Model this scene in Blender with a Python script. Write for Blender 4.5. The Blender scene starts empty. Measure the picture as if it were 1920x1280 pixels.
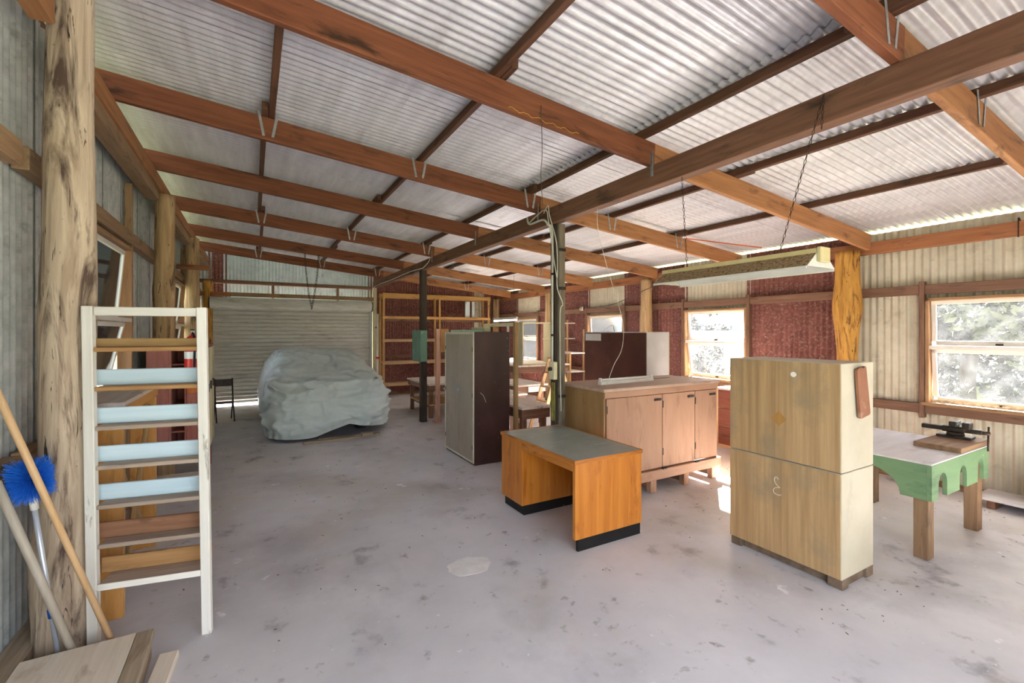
import bpy, bmesh, math, random
from mathutils import Vector, Matrix, noise

random.seed(7)
scene = bpy.context.scene
COL = scene.collection
R = math.radians

# ------------------------------------------------------------------ camera
cam_d = bpy.data.cameras.new('camera')
cam_d.sensor_width = 36.0
cam_d.lens = 36.0 * 856.0 / 1920.0
cam_d.shift_y = -18.0 / 1920.0
cam_d.clip_start = 0.05
cam_d.clip_end = 600
cam = bpy.data.objects.new('camera', cam_d)
COL.objects.link(cam)
cam.location = (0, 0, 1.8)
cam.rotation_euler = (R(90), 0, R(-29.6))
scene.camera = cam

# ------------------------------------------------------------------ light
SUN_DIR = Vector((-2.16, -1.70, -1.62)).normalized()
world = bpy.data.worlds.new('sky')
scene.world = world
world.use_nodes = True
wnt = world.node_tree
for n in list(wnt.nodes):
    wnt.nodes.remove(n)
w_out = wnt.nodes.new('ShaderNodeOutputWorld')
w_bg = wnt.nodes.new('ShaderNodeBackground')
w_sky = wnt.nodes.new('ShaderNodeTexSky')
w_sky.sky_type = 'NISHITA'
w_sky.sun_disc = False
w_sky.sun_elevation = R(32)
w_sky.sun_rotation = math.atan2(-SUN_DIR.x, -SUN_DIR.y)
w_sky.dust_density = 3.0
w_sky.air_density = 1.0
w_hz = wnt.nodes.new('ShaderNodeMix')
w_hz.data_type = 'RGBA'
w_hz.inputs['Factor'].default_value = 0.45
w_hz.inputs[7].default_value = (5.6, 5.5, 5.4, 1)
wnt.links.new(w_sky.outputs[0], w_hz.inputs[6])
wnt.links.new(w_hz.outputs[2], w_bg.inputs[0])
w_bg.inputs[1].default_value = 0.26
wnt.links.new(w_bg.outputs[0], w_out.inputs[0])

sun_d = bpy.data.lights.new('sun', 'SUN')
sun_d.energy = 52.0
sun_d.angle = R(1.2)
sun_d.color = (1.0, 0.955, 0.89)
sun = bpy.data.objects.new('sun', sun_d)
COL.objects.link(sun)
sun.rotation_euler = SUN_DIR.to_track_quat('-Z', 'Y').to_euler()
sun.location = (20, 15, 15)

vs = scene.view_settings
vs.view_transform = 'Standard'
vs.look = 'None'
vs.exposure = 2.38
vs.gamma = 1.0
vs.use_curve_mapping = False
try:
    scene.cycles.use_denoising = True
    scene.cycles.max_bounces = 10
    scene.cycles.diffuse_bounces = 7
    scene.cycles.glossy_bounces = 3
    scene.cycles.transparent_max_bounces = 12
    scene.cycles.sample_clamp_indirect = 8.0
except Exception:
    pass


# ------------------------------------------------------------------ materials
def hx(h):
    h = h.lstrip('#')
    o = []
    for i in (0, 2, 4):
        c = int(h[i:i + 2], 16) / 255.0
        o.append(c / 12.92 if c <= 0.04045 else ((c + 0.055) / 1.055) ** 2.4)
    return (o[0], o[1], o[2], 1.0)


def mk(name, c1, c2=None, scale=(3, 3, 3), lo=0.35, hi=0.65, rough=0.75, metal=0.0, bump=0.0, detail=6.0,
       c3=None, s3=(6, 6, 6), lo3=0.6, hi3=0.66, c4=None, s4=(20, 20, 20), lo4=0.66, hi4=0.7, vary=0.12,
       rand=True, spec=0.3, dist=0.0, layers=()):
    """colour = mix(c1,c2,noise) with patches of c3 and flecks of c4; fine relief from the same noise"""
    m = bpy.data.materials.new(name)
    m.use_nodes = True
    nt = m.node_tree
    b = nt.nodes['Principled BSDF']
    tc = nt.nodes.new('ShaderNodeTexCoord')
    vec = tc.outputs['Object']
    oi = nt.nodes.new('ShaderNodeObjectInfo')
    if rand:
        ad = nt.nodes.new('ShaderNodeVectorMath')
        ad.operation = 'MULTIPLY_ADD'
        cx = nt.nodes.new('ShaderNodeCombineXYZ')
        for i in range(3):
            nt.links.new(oi.outputs['Random'], cx.inputs[i])
        nt.links.new(cx.outputs[0], ad.inputs[0])
        ad.inputs[1].default_value = (37, 91, 53)
        nt.links.new(vec, ad.inputs[2])
        vec = ad.outputs[0]

    def nz(sc, lo_, hi_, dt=detail):
        mp = nt.nodes.new('ShaderNodeMapping')
        mp.inputs['Scale'].default_value = sc
        nt.links.new(vec, mp.inputs[0])
        t = nt.nodes.new('ShaderNodeTexNoise')
        t.inputs['Scale'].default_value = 1.0
        t.inputs['Detail'].default_value = dt
        t.inputs['Roughness'].default_value = 0.62
        t.inputs['Distortion'].default_value = dist
        nt.links.new(mp.outputs[0], t.inputs[0])
        r = nt.nodes.new('ShaderNodeMapRange')
        r.inputs[1].default_value = lo_
        r.inputs[2].default_value = hi_
        nt.links.new(t.outputs[0], r.inputs[0])
        return r.outputs[0], t.outputs[0]

    def mix(f, a, bb):
        x = nt.nodes.new('ShaderNodeMix')
        x.data_type = 'RGBA'
        nt.links.new(f, x.inputs[0])
        if isinstance(a, tuple):
            x.inputs[6].default_value = a
        else:
            nt.links.new(a, x.inputs[6])
        x.inputs[7].default_value = bb
        return x.outputs[2]

    f1, raw = nz(scale, lo, hi)
    col = mix(f1, hx(c1), hx(c2 or c1))
    if c3:
        f3, _ = nz(s3, lo3, hi3)
        col = mix(f3, col, hx(c3))
    if c4:
        f4, _ = nz(s4, lo4, hi4, 3.0)
        col = mix(f4, col, hx(c4))
    for lc, ls, ll, lh in layers:
        fl, _ = nz(ls, ll, lh, 7.0)
        col = mix(fl, col, hx(lc))
    if vary:
        hs = nt.nodes.new('ShaderNodeHueSaturation')
        mr = nt.nodes.new('ShaderNodeMapRange')
        mr.inputs[3].default_value = 1 - vary
        mr.inputs[4].default_value = 1 + vary
        nt.links.new(oi.outputs['Random'], mr.inputs[0])
        nt.links.new(mr.outputs[0], hs.inputs['Value'])
        nt.links.new(col, hs.inputs['Color'])
        col = hs.outputs[0]
    nt.links.new(col, b.inputs['Base Color'])
    b.inputs['Roughness'].default_value = rough
    b.inputs['Metallic'].default_value = metal
    b.inputs['Specular IOR Level'].default_value = spec
    if bump:
        bp = nt.nodes.new('ShaderNodeBump')
        bp.inputs['Strength'].default_value = bump
        bp.inputs['Distance'].default_value = 0.01
        nt.links.new(raw, bp.inputs['Height'])
        nt.links.new(bp.outputs[0], b.inputs['Normal'])
    return m


def wood(name, c1, c2, c3=None, rough=0.7, bump=0.25, along=1.6, across=26, **k):
    """one material per grain axis"""
    d = {}
    for i, a in enumerate('xyz'):
        sc = [across] * 3
        sc[i] = along
        s3 = [9, 9, 9]
        s3[i] = 2.2
        kk = dict(scale=tuple(sc), rough=rough, bump=bump, lo=0.3, hi=0.7, dist=0.4)
        if c3:
            kk.update(c3=c3, s3=tuple(s3), lo3=0.56, hi3=0.72)
        kk.update(k)
        d[a] = mk(name + '_' + a, c1, c2, **kk)
    return d


M = {}
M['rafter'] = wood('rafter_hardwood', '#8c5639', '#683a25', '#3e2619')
M['rafter_lit_pale'] = wood('rafter_lit_pale_hardwood', '#b07e52', '#93623e', '#684731')  # pale plate timber; on right-hand rafters it paints in the window light
M['purlin'] = wood('purlin_dark_timber', '#6e4a34', '#4f3324', '#33231b')
M['beam'] = wood('bearer_brown_timber', '#86604a', '#694836', '#47352a')
M['girt'] = wood('girt_reddish_timber', '#8f6c58', '#725443', '#4e3b30')
M['girt_orange'] = wood('girt_orange_timber', '#ad734d', '#8d5a3b', '#5f402d')
M['girt_pale'] = wood('girt_weathered_timber', '#a58767', '#86694d', '#5c4733')
M['rack'] = wood('rack_yellow_pine', '#cfa263', '#b38850', '#846038')
M['rack_pale'] = wood('rack_pale_pine', '#d3b489', '#b8946a', '#8c6a48')
M['ply'] = wood('plywood', '#d09a58', '#bb8445', '#9b6a36', across=14, bump=0.05)
M['plain'] = wood('plain_timber', '#b99a6c', '#9c7d52', '#745a3a')
M['oldgrey'] = wood('weathered_grey_timber', '#b3a28c', '#8e7d69', '#635546')
M['tread'] = wood('worn_tread_timber', '#b7a697', '#9e8b7c', '#7d6b5d')
M['tread_raw'] = wood('raw_tread_timber', '#b98f60', '#9a7147', '#6d4f33')
M['riser_brown'] = wood('brown_riser_timber', '#9c7358', '#7e5640', '#5b4031')
M['desk'] = wood('varnished_orange_timber', '#d58a38', '#b5681f', '#995214', rough=0.32, bump=0.03, across=18, along=0.9, spec=0.5)
M['benchtop'] = wood('dusty_white_benchtop', '#e6dcd2', '#cdbfb2', '#a99a8b', bump=0.08)
M['benchleg'] = wood('bench_brown_timber', '#96705a', '#765442', '#523b2e')
M['leg_amber'] = wood('table_leg_timber', '#977a5d', '#755b45', '#4d3d30')
M['creosote'] = wood('creosote_black_timber', '#4b3f35', '#342b24', '#211b17')
M['greypost'] = wood('mossy_grey_post', '#8d8270', '#6b614f', '#3e382e', lo3=0.5)
M['pinkpost'] = wood('pink_painted_timber', '#d9b09c', '#c79a84', '#a87862', bump=0.06)
M['rack_red'] = wood('red_painted_shelf', '#a8695d', '#93574c', '#77443b', bump=0.05)
M['rack_pink'] = wood('dusty_pink_painted_panel', '#b97f74', '#a56a60', '#8a5248', bump=0.05)
M['orange_panel'] = wood('orange_stained_panel', '#c8763a', '#b0602a', '#914a1f', bump=0.05)
M['white_paint'] = wood('flaking_white_paint', '#f1eee6', '#e2ddd2', '#9c978c', bump=0.12, lo3=0.62, hi3=0.68)
M['blue_paint'] = wood('pale_blue_paint', '#cfe2ec', '#bdd5e3', '#aebfc8', bump=0.06, lo3=0.64, hi3=0.72)
M['sash'] = wood('window_white_paint', '#ece8e2', '#dcd6cc', '#a89c8e', bump=0.06, lo3=0.66, hi3=0.72)
M['casing'] = wood('window_casing_timber', '#b08a66', '#94704f', '#6b4f39')
M['cream_paint'] = wood('cream_painted_board', '#d8d0ae', '#c6bd98', '#a49a74', bump=0.05)
M['salmon'] = wood('salmon_painted_board', '#b18a70', '#a37d64', '#8e6a54', bump=0.05, across=10)
M['salmon_top'] = wood('dusty_salmon_top', '#c9ae9a', '#b69882', '#9c7f6a', bump=0.06)
M['salmon_shaded'] = wood('salmon_shade_tinted_board', '#b08a5c', '#9c774b', '#84633e', bump=0.05, across=10)  # salmon board with the shade of the left end mixed into its colour
M['handle_tan'] = wood('varnished_broom_handle', '#e0bd92', '#d0a878', '#b48d60', rough=0.35, bump=0.02)
M['handle_grey'] = wood('grey_broom_handle', '#c6bdae', '#b1a695', '#93887a', rough=0.5, bump=0.04)
M['green_paint'] = wood('chipped_green_paint', '#78966f', '#6b8965', '#59775a', bump=0.06, across=8,
                        c4='#d9dcc0', s4=(9, 9, 9), lo4=0.71, hi4=0.725)
M['table_white'] = wood('dusty_white_tabletop', '#e4e2e4', '#d3d0d2', '#b9b4b2', bump=0.05, across=12)
M['log'] = mk('debarked_log', '#bfa37c', '#9d7f5a', scale=(14, 14, 1.3), bump=0.6, rough=0.85, dist=1.0,
              c3='#6a543f', s3=(9, 9, 1.1), lo3=0.56, hi3=0.66, c4='#3b2c20', s4=(30, 30, 4), lo4=0.66, hi4=0.69)
M['log_grey'] = mk('weathered_debarked_log', '#c8b7a0', '#a08c78', scale=(13, 13, 1.2), bump=0.7, rough=0.9, dist=1.2,
                   c3='#54433a', s3=(8, 8, 1.0), lo3=0.51, hi3=0.64, c4='#3a2f2a', s4=(34, 34, 4), lo4=0.64, hi4=0.68)
M['log_amber'] = mk('amber_slab_log', '#d2a050', '#b58038', scale=(16, 16, 1.6), bump=0.7, rough=0.7, dist=1.4,
                    c3='#6e4420', s3=(16, 16, 1.8), lo3=0.52, hi3=0.64, c4='#4d331c', s4=(30, 30, 5), lo4=0.66, hi4=0.7)
M['galv'] = mk('galvanised_iron', '#c3c0bd', '#aca9a8', scale=(5, 5, 5), rough=0.42, metal=0.45, detail=8,
               c3='#8f8c8a', s3=(1.2, 5, 5), lo3=0.58, hi3=0.75, vary=0.06)
M['galv_roof'] = mk('galvanised_roof_iron', '#d6d4d6', '#c2bfc1', scale=(1.0, 9, 9), rough=0.42, metal=0.35, detail=8,
                    c3='#a9a4a1', s3=(0.6, 5, 5), lo3=0.6, hi3=0.8, vary=0.05)
M['galv_dull'] = mk('dull_galvanised_iron', '#c0c3c1', '#a6a9a7', scale=(9, 9, 2), rough=0.5, metal=0.25, detail=10,
                    c3='#868680', s3=(9, 9, 1.0), lo3=0.55, hi3=0.75, vary=0.08)
M['cream_iron'] = mk('cream_painted_iron', '#d6cfbc', '#c4bba6', scale=(4, 4, 1), rough=0.6, metal=0.1,
                     c3='#a99f8a', s3=(5, 5, 1.2), lo3=0.58, hi3=0.75, c4='#5b5144', s4=(22, 22, 16), lo4=0.72, hi4=0.75, vary=0.05)
M['red_iron'] = mk('flaking_red_painted_iron', '#83524b', '#70423c', scale=(8, 8, 1.5), rough=0.75,
                   c3='#97776c', s3=(26, 26, 0.7), lo3=0.5, hi3=0.68, c4='#ccb8a8', s4=(26, 26, 10), lo4=0.7, hi4=0.73, vary=0.08)
M['blue_iron'] = mk('pale_blue_zinc_iron', '#d8e4e8', '#c6d4d9', scale=(8, 8, 2), rough=0.5, metal=0.1,
                    c3='#8f9c9d', s3=(5, 5, 1.5), lo3=0.6, hi3=0.75, vary=0.06)
M['roller'] = mk('roller_door_zinc', '#d4d3cc', '#c2c0b8', scale=(3, 8, 20), rough=0.62, metal=0.1,
                 c3='#a09e96', s3=(2, 6, 6), lo3=0.58, hi3=0.75, vary=0.05)
M['strap'] = mk('zinc_strap', '#b9bcbd', '#9a9d9e', scale=(30, 30, 30), rough=0.4, metal=0.6)
M['steel_dark'] = mk('dark_iron', '#4a423d', '#33302d', scale=(20, 20, 20), rough=0.5, metal=0.6, c3='#6b4028', s3=(30, 30, 30))
M['chain'] = mk('rusty_chain_iron', '#56463c', '#3b302a', scale=(40, 40, 40), rough=0.6, metal=0.5)
M['conduit'] = mk('grey_conduit', '#c9c8be', '#b5b4a8', scale=(10, 10, 4), rough=0.5)
M['cable'] = mk('white_cable', '#d8d4c8', '#c0bbad', scale=(10, 10, 10), rough=0.6)
M['wire_dark'] = mk('dark_wire', '#5a514a', '#463f39', scale=(10, 10, 10), rough=0.6)
M['white_metal'] = mk('white_enamel', '#dedcd4', '#cfccc2', scale=(5, 5, 5), rough=0.4, c3='#a8a294', s3=(9, 9, 9), lo3=0.66, hi3=0.72)
M['cream_metal'] = mk('cream_enamel', '#d8c99a', '#c8b885', scale=(5, 5, 5), rough=0.45)
M['rust_speckle'] = mk('rust_speckled_enamel', '#7d6248', '#a08a64', scale=(70, 70, 70), rough=0.7, lo=0.42, hi=0.56, c3='#5b4430', s3=(45, 45, 45), lo3=0.55, hi3=0.62)
M['locker_door'] = mk('taupe_locker_enamel', '#a89c8b', '#9a8e7e', scale=(2, 2, 1), rough=0.5, c3='#8a7c68', s3=(3, 3, 1.2), lo3=0.58, hi3=0.75, vary=0.04,
                      c4='#c9bfae', s4=(18, 18, 18), lo4=0.72, hi4=0.74)
M['locker_rim'] = mk('pale_locker_rim', '#d9d3bd', '#c9c2ab', scale=(8, 8, 8), rough=0.5)
M['choc'] = mk('chocolate_enamel', '#4a332e', '#3a2723', scale=(3, 3, 1.5), rough=0.38, spec=0.45,
               c4='#9a8d86', s4=(26, 26, 20), lo4=0.71, hi4=0.73, vary=0.05)
M['brown_gloss'] = mk('brown_gloss_enamel', '#5a3328', '#46251d', scale=(3, 3, 2), rough=0.35, spec=0.45,
                      c3='#6f4434', s3=(3, 3, 4), lo3=0.56, hi3=0.75, vary=0.04)
M['white_panel'] = mk('white_cabinet_panel', '#dddad6', '#cfcbc6', scale=(3, 3, 3), rough=0.5)
M['lino'] = mk('grey_green_lino', '#8f978e', '#7e867e', scale=(3, 3, 3), rough=0.35, spec=0.45,
               c3='#a9aea6', s3=(3, 9, 3), lo3=0.58, hi3=0.75, c4='#c8ccc4', s4=(4, 50, 4), lo4=0.7, hi4=0.73)
M['kick'] = mk('black_kickboard', '#22201f', '#171616', scale=(5, 5, 5), rough=0.5, c4='#8b8580', s4=(20, 20, 6), lo4=0.68, hi4=0.7)
M['beige_ply'] = mk('beige_veneer_streaked', '#c5a476', '#9f7f58', scale=(1, 24, 0.8), rough=0.6, bump=0.03, lo=0.35, hi=0.7,
                    c3='#98866a', s3=(1, 2.4, 2.0), lo3=0.52, hi3=0.72, vary=0.05)
M['cream_side'] = mk('cream_painted_panel', '#c8c0ab', '#b9b19c', scale=(2, 2, 2), rough=0.55, c3='#aca38d', s3=(4, 4, 2), lo3=0.6, hi3=0.75, vary=0.03)
M['dusty_brown'] = mk('dusty_brown_block', '#84705e', '#6a594a', scale=(12, 12, 12), rough=0.9)
M['chalk'] = mk('white_chalk', '#efece4', vary=0)
M['chalk_yellow'] = mk('yellow_chalk', '#d8a83a', vary=0)
M['patch'] = mk('bare_brown_patch', '#b98a4c', '#a67a40', scale=(20, 20, 3))
M['leather'] = mk('brown_dusty_board', '#96674f', '#83563f', scale=(5, 5, 3), rough=0.65, c3='#a37c68', s3=(5, 5, 4))
M['green_box'] = mk('green_switchboard_paint', '#6f9282', '#60826f', scale=(6, 6, 3), rough=0.5, c3='#86a595', s3=(5, 5, 5))
M['mint'] = mk('mint_board', '#b6d6bd', '#a6c8ae', scale=(6, 6, 6))
M['brown_board'] = mk('brown_box_board', '#ae8757', '#9a7447', scale=(8, 8, 8))
M['red_drawer'] = wood('red_stained_drawer', '#8a523f', '#744131', '#5b3225', bump=0.05)
M['rubber'] = mk('tyre_rubber', '#26262a', '#1b1b1e', scale=(20, 20, 20), rough=0.8)
M['ext_red'] = mk('extinguisher_red', '#cc2f28', '#b8251f', scale=(5, 5, 5), rough=0.3, spec=0.5)
M['white_label'] = mk('white_label', '#eeece6', vary=0)
M['blue_bristle'] = mk('blue_bristle', '#1f66cf', '#2f80e4', scale=(40, 40, 40), rough=0.45)
M['blue_plastic'] = mk('blue_plastic', '#2060c8', '#1c55b4', rough=0.4)
M['alu'] = mk('aluminium_pole', '#cfd6e2', '#bcc4d2', scale=(20, 20, 3), rough=0.3, metal=0.5)
M['white_plastic'] = mk('white_plastic', '#e8e6e0', vary=0.03, rough=0.4)
M['tarp'] = mk('grey_green_car_cover', '#ccd6d3', '#c0ccca', scale=(2.5, 2.5, 2.5), rough=0.42, bump=0.0, spec=0.45, detail=4,
               c3='#ccd7dc', s3=(1.5, 1.5, 3), lo3=0.55, hi3=0.8, vary=0)
_nt = M['tarp'].node_tree
_tc = _nt.nodes.new('ShaderNodeTexCoord')
_bp = _nt.nodes.new('ShaderNodeBump')
_bp.inputs['Strength'].default_value = 0.9
_bp.inputs['Distance'].default_value = 0.13
_rn = _nt.nodes.new('ShaderNodeTexNoise')
_rn.noise_type = 'RIDGED_MULTIFRACTAL'
_rn.inputs['Scale'].default_value = 3.4
_rn.inputs['Detail'].default_value = 3.0
_rn.inputs['Distortion'].default_value = 0.5
_nt.links.new(_tc.outputs['Object'], _rn.inputs['Vector'])
_nt.links.new(_rn.outputs[0], _bp.inputs['Height'])
_nt.links.new(_bp.outputs[0], _nt.nodes['Principled BSDF'].inputs['Normal'])
_tb = bpy.data.materials.new('lit_fluorescent_tube')
_tb.use_nodes = True
_tb.node_tree.nodes['Principled BSDF'].inputs['Base Color'].default_value = (0.9, 0.9, 0.88, 1)
_tb.node_tree.nodes['Principled BSDF'].inputs['Emission Color'].default_value = (1.0, 0.95, 0.86, 1)
_tb.node_tree.nodes['Principled BSDF'].inputs['Emission Strength'].default_value = 16.0
M['tube_lit'] = _tb
M['tank'] = mk('grey_box_enamel', '#7c7672', '#6b6562', scale=(6, 6, 6))
M['platform'] = wood('scuffed_old_boards', '#f0e6d6', '#dccdb8', '#b8a78f', bump=0.12,
                     c4='#e8dfcf', s4=(12, 30, 12), lo4=0.68, hi4=0.71)
M['concrete'] = mk('concrete_slab', '#dedbde', '#ccc9cd', scale=(1.1, 1.1, 1.1), rough=0.62, bump=0.15, detail=10,
                   c3='#b0adb2', s3=(0.9, 0.9, 0.9), lo3=0.5, hi3=0.74, c4='#86827f', s4=(9, 9, 9), lo4=0.64, hi4=0.8,
                   layers=(('#8b888d', (2.2, 2.2, 2.2), 0.6, 0.72), ('#c6beae', (0.5, 0.5, 0.5), 0.5, 0.75), ('#f0eef0', (3.1, 3.1, 3.1), 0.665, 0.70), ('#eceaec', (19, 19, 19), 0.685, 0.71)), vary=0, rand=False, spec=0.35)
M['patch_conc'] = mk('pale_concrete_patch', '#f4f1ef', '#e4e1df', scale=(9, 9, 9), rough=0.8, bump=0.3)
M['grass'] = mk('dry_grass', '#5c6244', '#4a5136', scale=(0.8, 0.8, 0.8), rough=0.95, c3='#6e6a4c', s3=(0.3, 0.3, 0.3), vary=0, rand=False)
M['hill'] = mk('hazy_hill', '#5d6b74', '#526066', scale=(0.05, 0.05, 0.05), rough=1.0, vary=0, rand=False)
M['leaf'] = mk('leaf_green', '#3b4230', '#2d3424', scale=(1.2, 1.2, 1.2), rough=0.6, vary=0.15)
M['leaf_dark'] = mk('leaf_dark_green', '#23281d', '#191d15', scale=(1.2, 1.2, 1.2), rough=0.6, vary=0.15)
M['bark'] = mk('tree_bark', '#40382e', '#332c25', scale=(8, 8, 1.5), rough=0.9)
M['house_wall'] = mk('pale_green_weatherboard', '#8b8f76', '#7e826b', scale=(0.5, 0.5, 6), rough=0.8)
M['house_roof'] = mk('grey_house_roof', '#6c6d6c', '#5c5d5d', scale=(3, 3, 3), rough=0.6)
M['house_trim'] = mk('white_house_trim', '#e6e6e2', rough=0.7)
M['house_glass'] = mk('dark_house_glass', '#2c3134', '#23282b', rough=0.15)


def glass_mat(name, dust, tint, haze):
    """old dusty window glass: mostly clear, some grey dust, a little mirror"""
    m = bpy.data.materials.new(name)
    m.use_nodes = True
    nt = m.node_tree
    for n in list(nt.nodes):
        nt.nodes.remove(n)
    out = nt.nodes.new('ShaderNodeOutputMaterial')
    tr = nt.nodes.new('ShaderNodeBsdfTransparent')
    tr.inputs[0].default_value = tint
    df = nt.nodes.new('ShaderNodeBsdfDiffuse')
    df.inputs[0].default_value = hx(dust)
    tl = nt.nodes.new('ShaderNodeBsdfTranslucent')
    tl.inputs[0].default_value = hx(dust)
    gl = nt.nodes.new('ShaderNodeBsdfGlossy')
    gl.inputs['Roughness'].default_value = 0.05
    tc = nt.nodes.new('ShaderNodeTexCoord')
    nz = nt.nodes.new('ShaderNodeTexNoise')
    nz.inputs['Scale'].default_value = 7
    nz.inputs['Detail'].default_value = 8
    nt.links.new(tc.outputs['Object'], nz.inputs[0])
    mr = nt.nodes.new('ShaderNodeMapRange')
    mr.inputs[1].default_value = 0.35
    mr.inputs[2].default_value = 0.7
    mr.inputs[3].default_value = haze * 0.6
    mr.inputs[4].default_value = haze * 1.6
    nt.links.new(nz.outputs[0], mr.inputs[0])
    a = nt.nodes.new('ShaderNodeAddShader')
    m0 = nt.nodes.new('ShaderNodeMixShader')
    m0.inputs[0].default_value = 0.5
    nt.links.new(df.outputs[0], m0.inputs[1])
    nt.links.new(tl.outputs[0], m0.inputs[2])
    m1 = nt.nodes.new('ShaderNodeMixShader')
    nt.links.new(mr.outputs[0], m1.inputs[0])
    nt.links.new(tr.outputs[0], m1.inputs[1])
    nt.links.new(m0.outputs[0], m1.inputs[2])
    lw = nt.nodes.new('ShaderNodeFresnel')
    lw.inputs[0].default_value = 1.35
    m2 = nt.nodes.new('ShaderNodeMixShader')
    nt.links.new(lw.outputs[0], m2.inputs[0])
    nt.links.new(m1.outputs[0], m2.inputs[1])
    nt.links.new(gl.outputs[0], m2.inputs[2])
    nt.links.new(m2.outputs[0], out.inputs[0])
    nt.nodes.remove(a)
    return m


M['glass'] = glass_mat('dusty_window_glass', '#c9cbd0', (0.98, 0.985, 0.99, 1), 0.014)
M['glass_grey'] = glass_mat('grimy_window_glass', '#9a9ba0', (0.93, 0.94, 0.96, 1), 0.015)


# ------------------------------------------------------------------ mesh helpers
def pick(m, axis):
    return m[axis] if isinstance(m, dict) else m


def link(name, me, parent=None, loc=(0, 0, 0), rot=None):
    o = bpy.data.objects.new(name, me)
    COL.objects.link(o)
    o.location = loc
    if rot is not None:
        o.rotation_euler = rot
    if parent is not None:
        o.parent = parent
    return o


def tag(o, label=None, cat=None, group=None, kind=None):
    if label:
        o['label'] = label
    if cat:
        o['category'] = cat
    if group:
        o['group'] = group
    if kind:
        o['kind'] = kind
    return o


def thing(name, label, cat, loc=(0, 0, 0), rotz=0.0, group=None):
    o = bpy.data.objects.new(name, None)
    o.empty_display_size = 0.1
    COL.objects.link(o)
    o.location = loc
    o.rotation_euler = (0, 0, rotz)
    return tag(o, label, cat, group)


def struct(name, label=None):
    o = bpy.data.objects.new(name, None)
    o.empty_display_size = 0.1
    COL.objects.link(o)
    o['kind'] = 'structure'
    if label:
        o['label'] = label
    return o


def bm_mesh(bm, name, mat=None, smooth=False):
    me = bpy.data.meshes.new(name)
    bmesh.ops.recalc_face_normals(bm, faces=bm.faces)
    bm.to_mesh(me)
    bm.free()
    if mat is not None:
        me.materials.append(mat)
    if smooth:
        for p in me.polygons:
            p.use_smooth = True
    return me


def raw_mesh(name, verts, faces, mat=None, smooth=False):
    me = bpy.data.meshes.new(name)
    me.from_pydata(verts, [], faces)
    me.update()
    if mat is not None:
        me.materials.append(mat)
    if smooth:
        for p in me.polygons:
            p.use_smooth = True
    return me


_boxes = {}


def box_mesh(sx, sy, sz, mat, bev):
    key = (round(sx, 4), round(sy, 4), round(sz, 4), mat.name, bev)
    if key in _boxes:
        return _boxes[key]
    bm = bmesh.new()
    bmesh.ops.create_cube(bm, size=1.0)
    for v in bm.verts:
        v.co = Vector((v.co.x * sx, v.co.y * sy, v.co.z * sz))
    b = min(bev, 0.3 * min(sx, sy, sz))
    if b > 0:
        bmesh.ops.bevel(bm, geom=bm.edges[:], offset=b, segments=1, affect='EDGES', profile=0.5)
    me = bm_mesh(bm, 'box', mat)
    _boxes[key] = me
    return me


def box(name, parent, lo, hi, mat, bev=0.004, axis=None, rot=None):
    s = [abs(hi[i] - lo[i]) for i in range(3)]
    c = [(hi[i] + lo[i]) / 2 for i in range(3)]
    a = axis or 'xyz'[s.index(max(s))]
    return link(name, box_mesh(s[0], s[1], s[2], pick(mat, a), bev), parent, c, rot)


def bar(name, parent, p0, p1, w, h, mat, bev=0.004, up=(0, 0, 1)):
    """squared timber from p0 to p1 (centre line), w across, h along up"""
    p0, p1 = Vector(p0), Vector(p1)
    d = p1 - p0
    L = d.length
    x = d.normalized()
    u = Vector(up)
    if abs(x.dot(u)) > 0.98:
        u = Vector((0, 1, 0))
    y = u.cross(x).normalized()
    z = x.cross(y)
    o = link(name, box_mesh(L, w, h, pick(mat, 'x'), bev), parent)
    mtx = Matrix((x, y, z)).transposed().to_4x4()
    mtx.translation = (p0 + p1) / 2
    o.matrix_local = mtx
    return o


def tube_geo(pts, r, seg=8, cap=True):
    pts = [Vector(p) for p in pts]
    rs = r if isinstance(r, (list, tuple)) else [r] * len(pts)
    vs_, fs = [], []
    n = None
    for i, p in enumerate(pts):
        if i == 0:
            t = pts[1] - p
        elif i == len(pts) - 1:
            t = p - pts[i - 1]
        else:
            t = (pts[i + 1] - pts[i - 1])
        t.normalize()
        if n is None:
            n = Vector((0, 0, 1)) if abs(t.z) < 0.9 else Vector((1, 0, 0))
        n = (n - t * n.dot(t))
        if n.length < 1e-5:
            n = t.orthogonal()
        n.normalize()
        b = t.cross(n)
        for k in range(seg):
            a = 2 * math.pi * k / seg
            vs_.append(p + (n * math.cos(a) + b * math.sin(a)) * rs[i])
        if i:
            o = (i - 1) * seg
            for k in range(seg):
                fs.append((o + k, o + (k + 1) % seg, o + seg + (k + 1) % seg, o + seg + k))
    if cap:
        fs.append(tuple(range(seg))[::-1])
        fs.append(tuple(range((len(pts) - 1) * seg, len(pts) * seg)))
    return vs_, fs


def tube(name, parent, pts, r, mat, seg=8, smooth=True, axis='z'):
    v, f = tube_geo(pts, r, seg)
    c = Vector(pts[0])
    me = raw_mesh(name, [p - c for p in v], f, pick(mat, axis), smooth)
    return link(name, me, parent, c)


def smooth_path(pts, n=6):
    """Catmull-Rom through pts"""
    P = [Vector(p) for p in pts]
    P = [P[0] * 2 - P[1]] + P + [P[-1] * 2 - P[-2]]
    out = []
    for i in range(1, len(P) - 2):
        for k in range(n):
            t = k / n
            a, b, c, d = P[i - 1], P[i], P[i + 1], P[i + 2]
            out.append(0.5 * ((2 * b) + (c - a) * t + (2 * a - 5 * b + 4 * c - d) * t * t + (3 * b - a - 3 * c + d) * t ** 3))
    out.append(P[-2])
    return out


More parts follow.
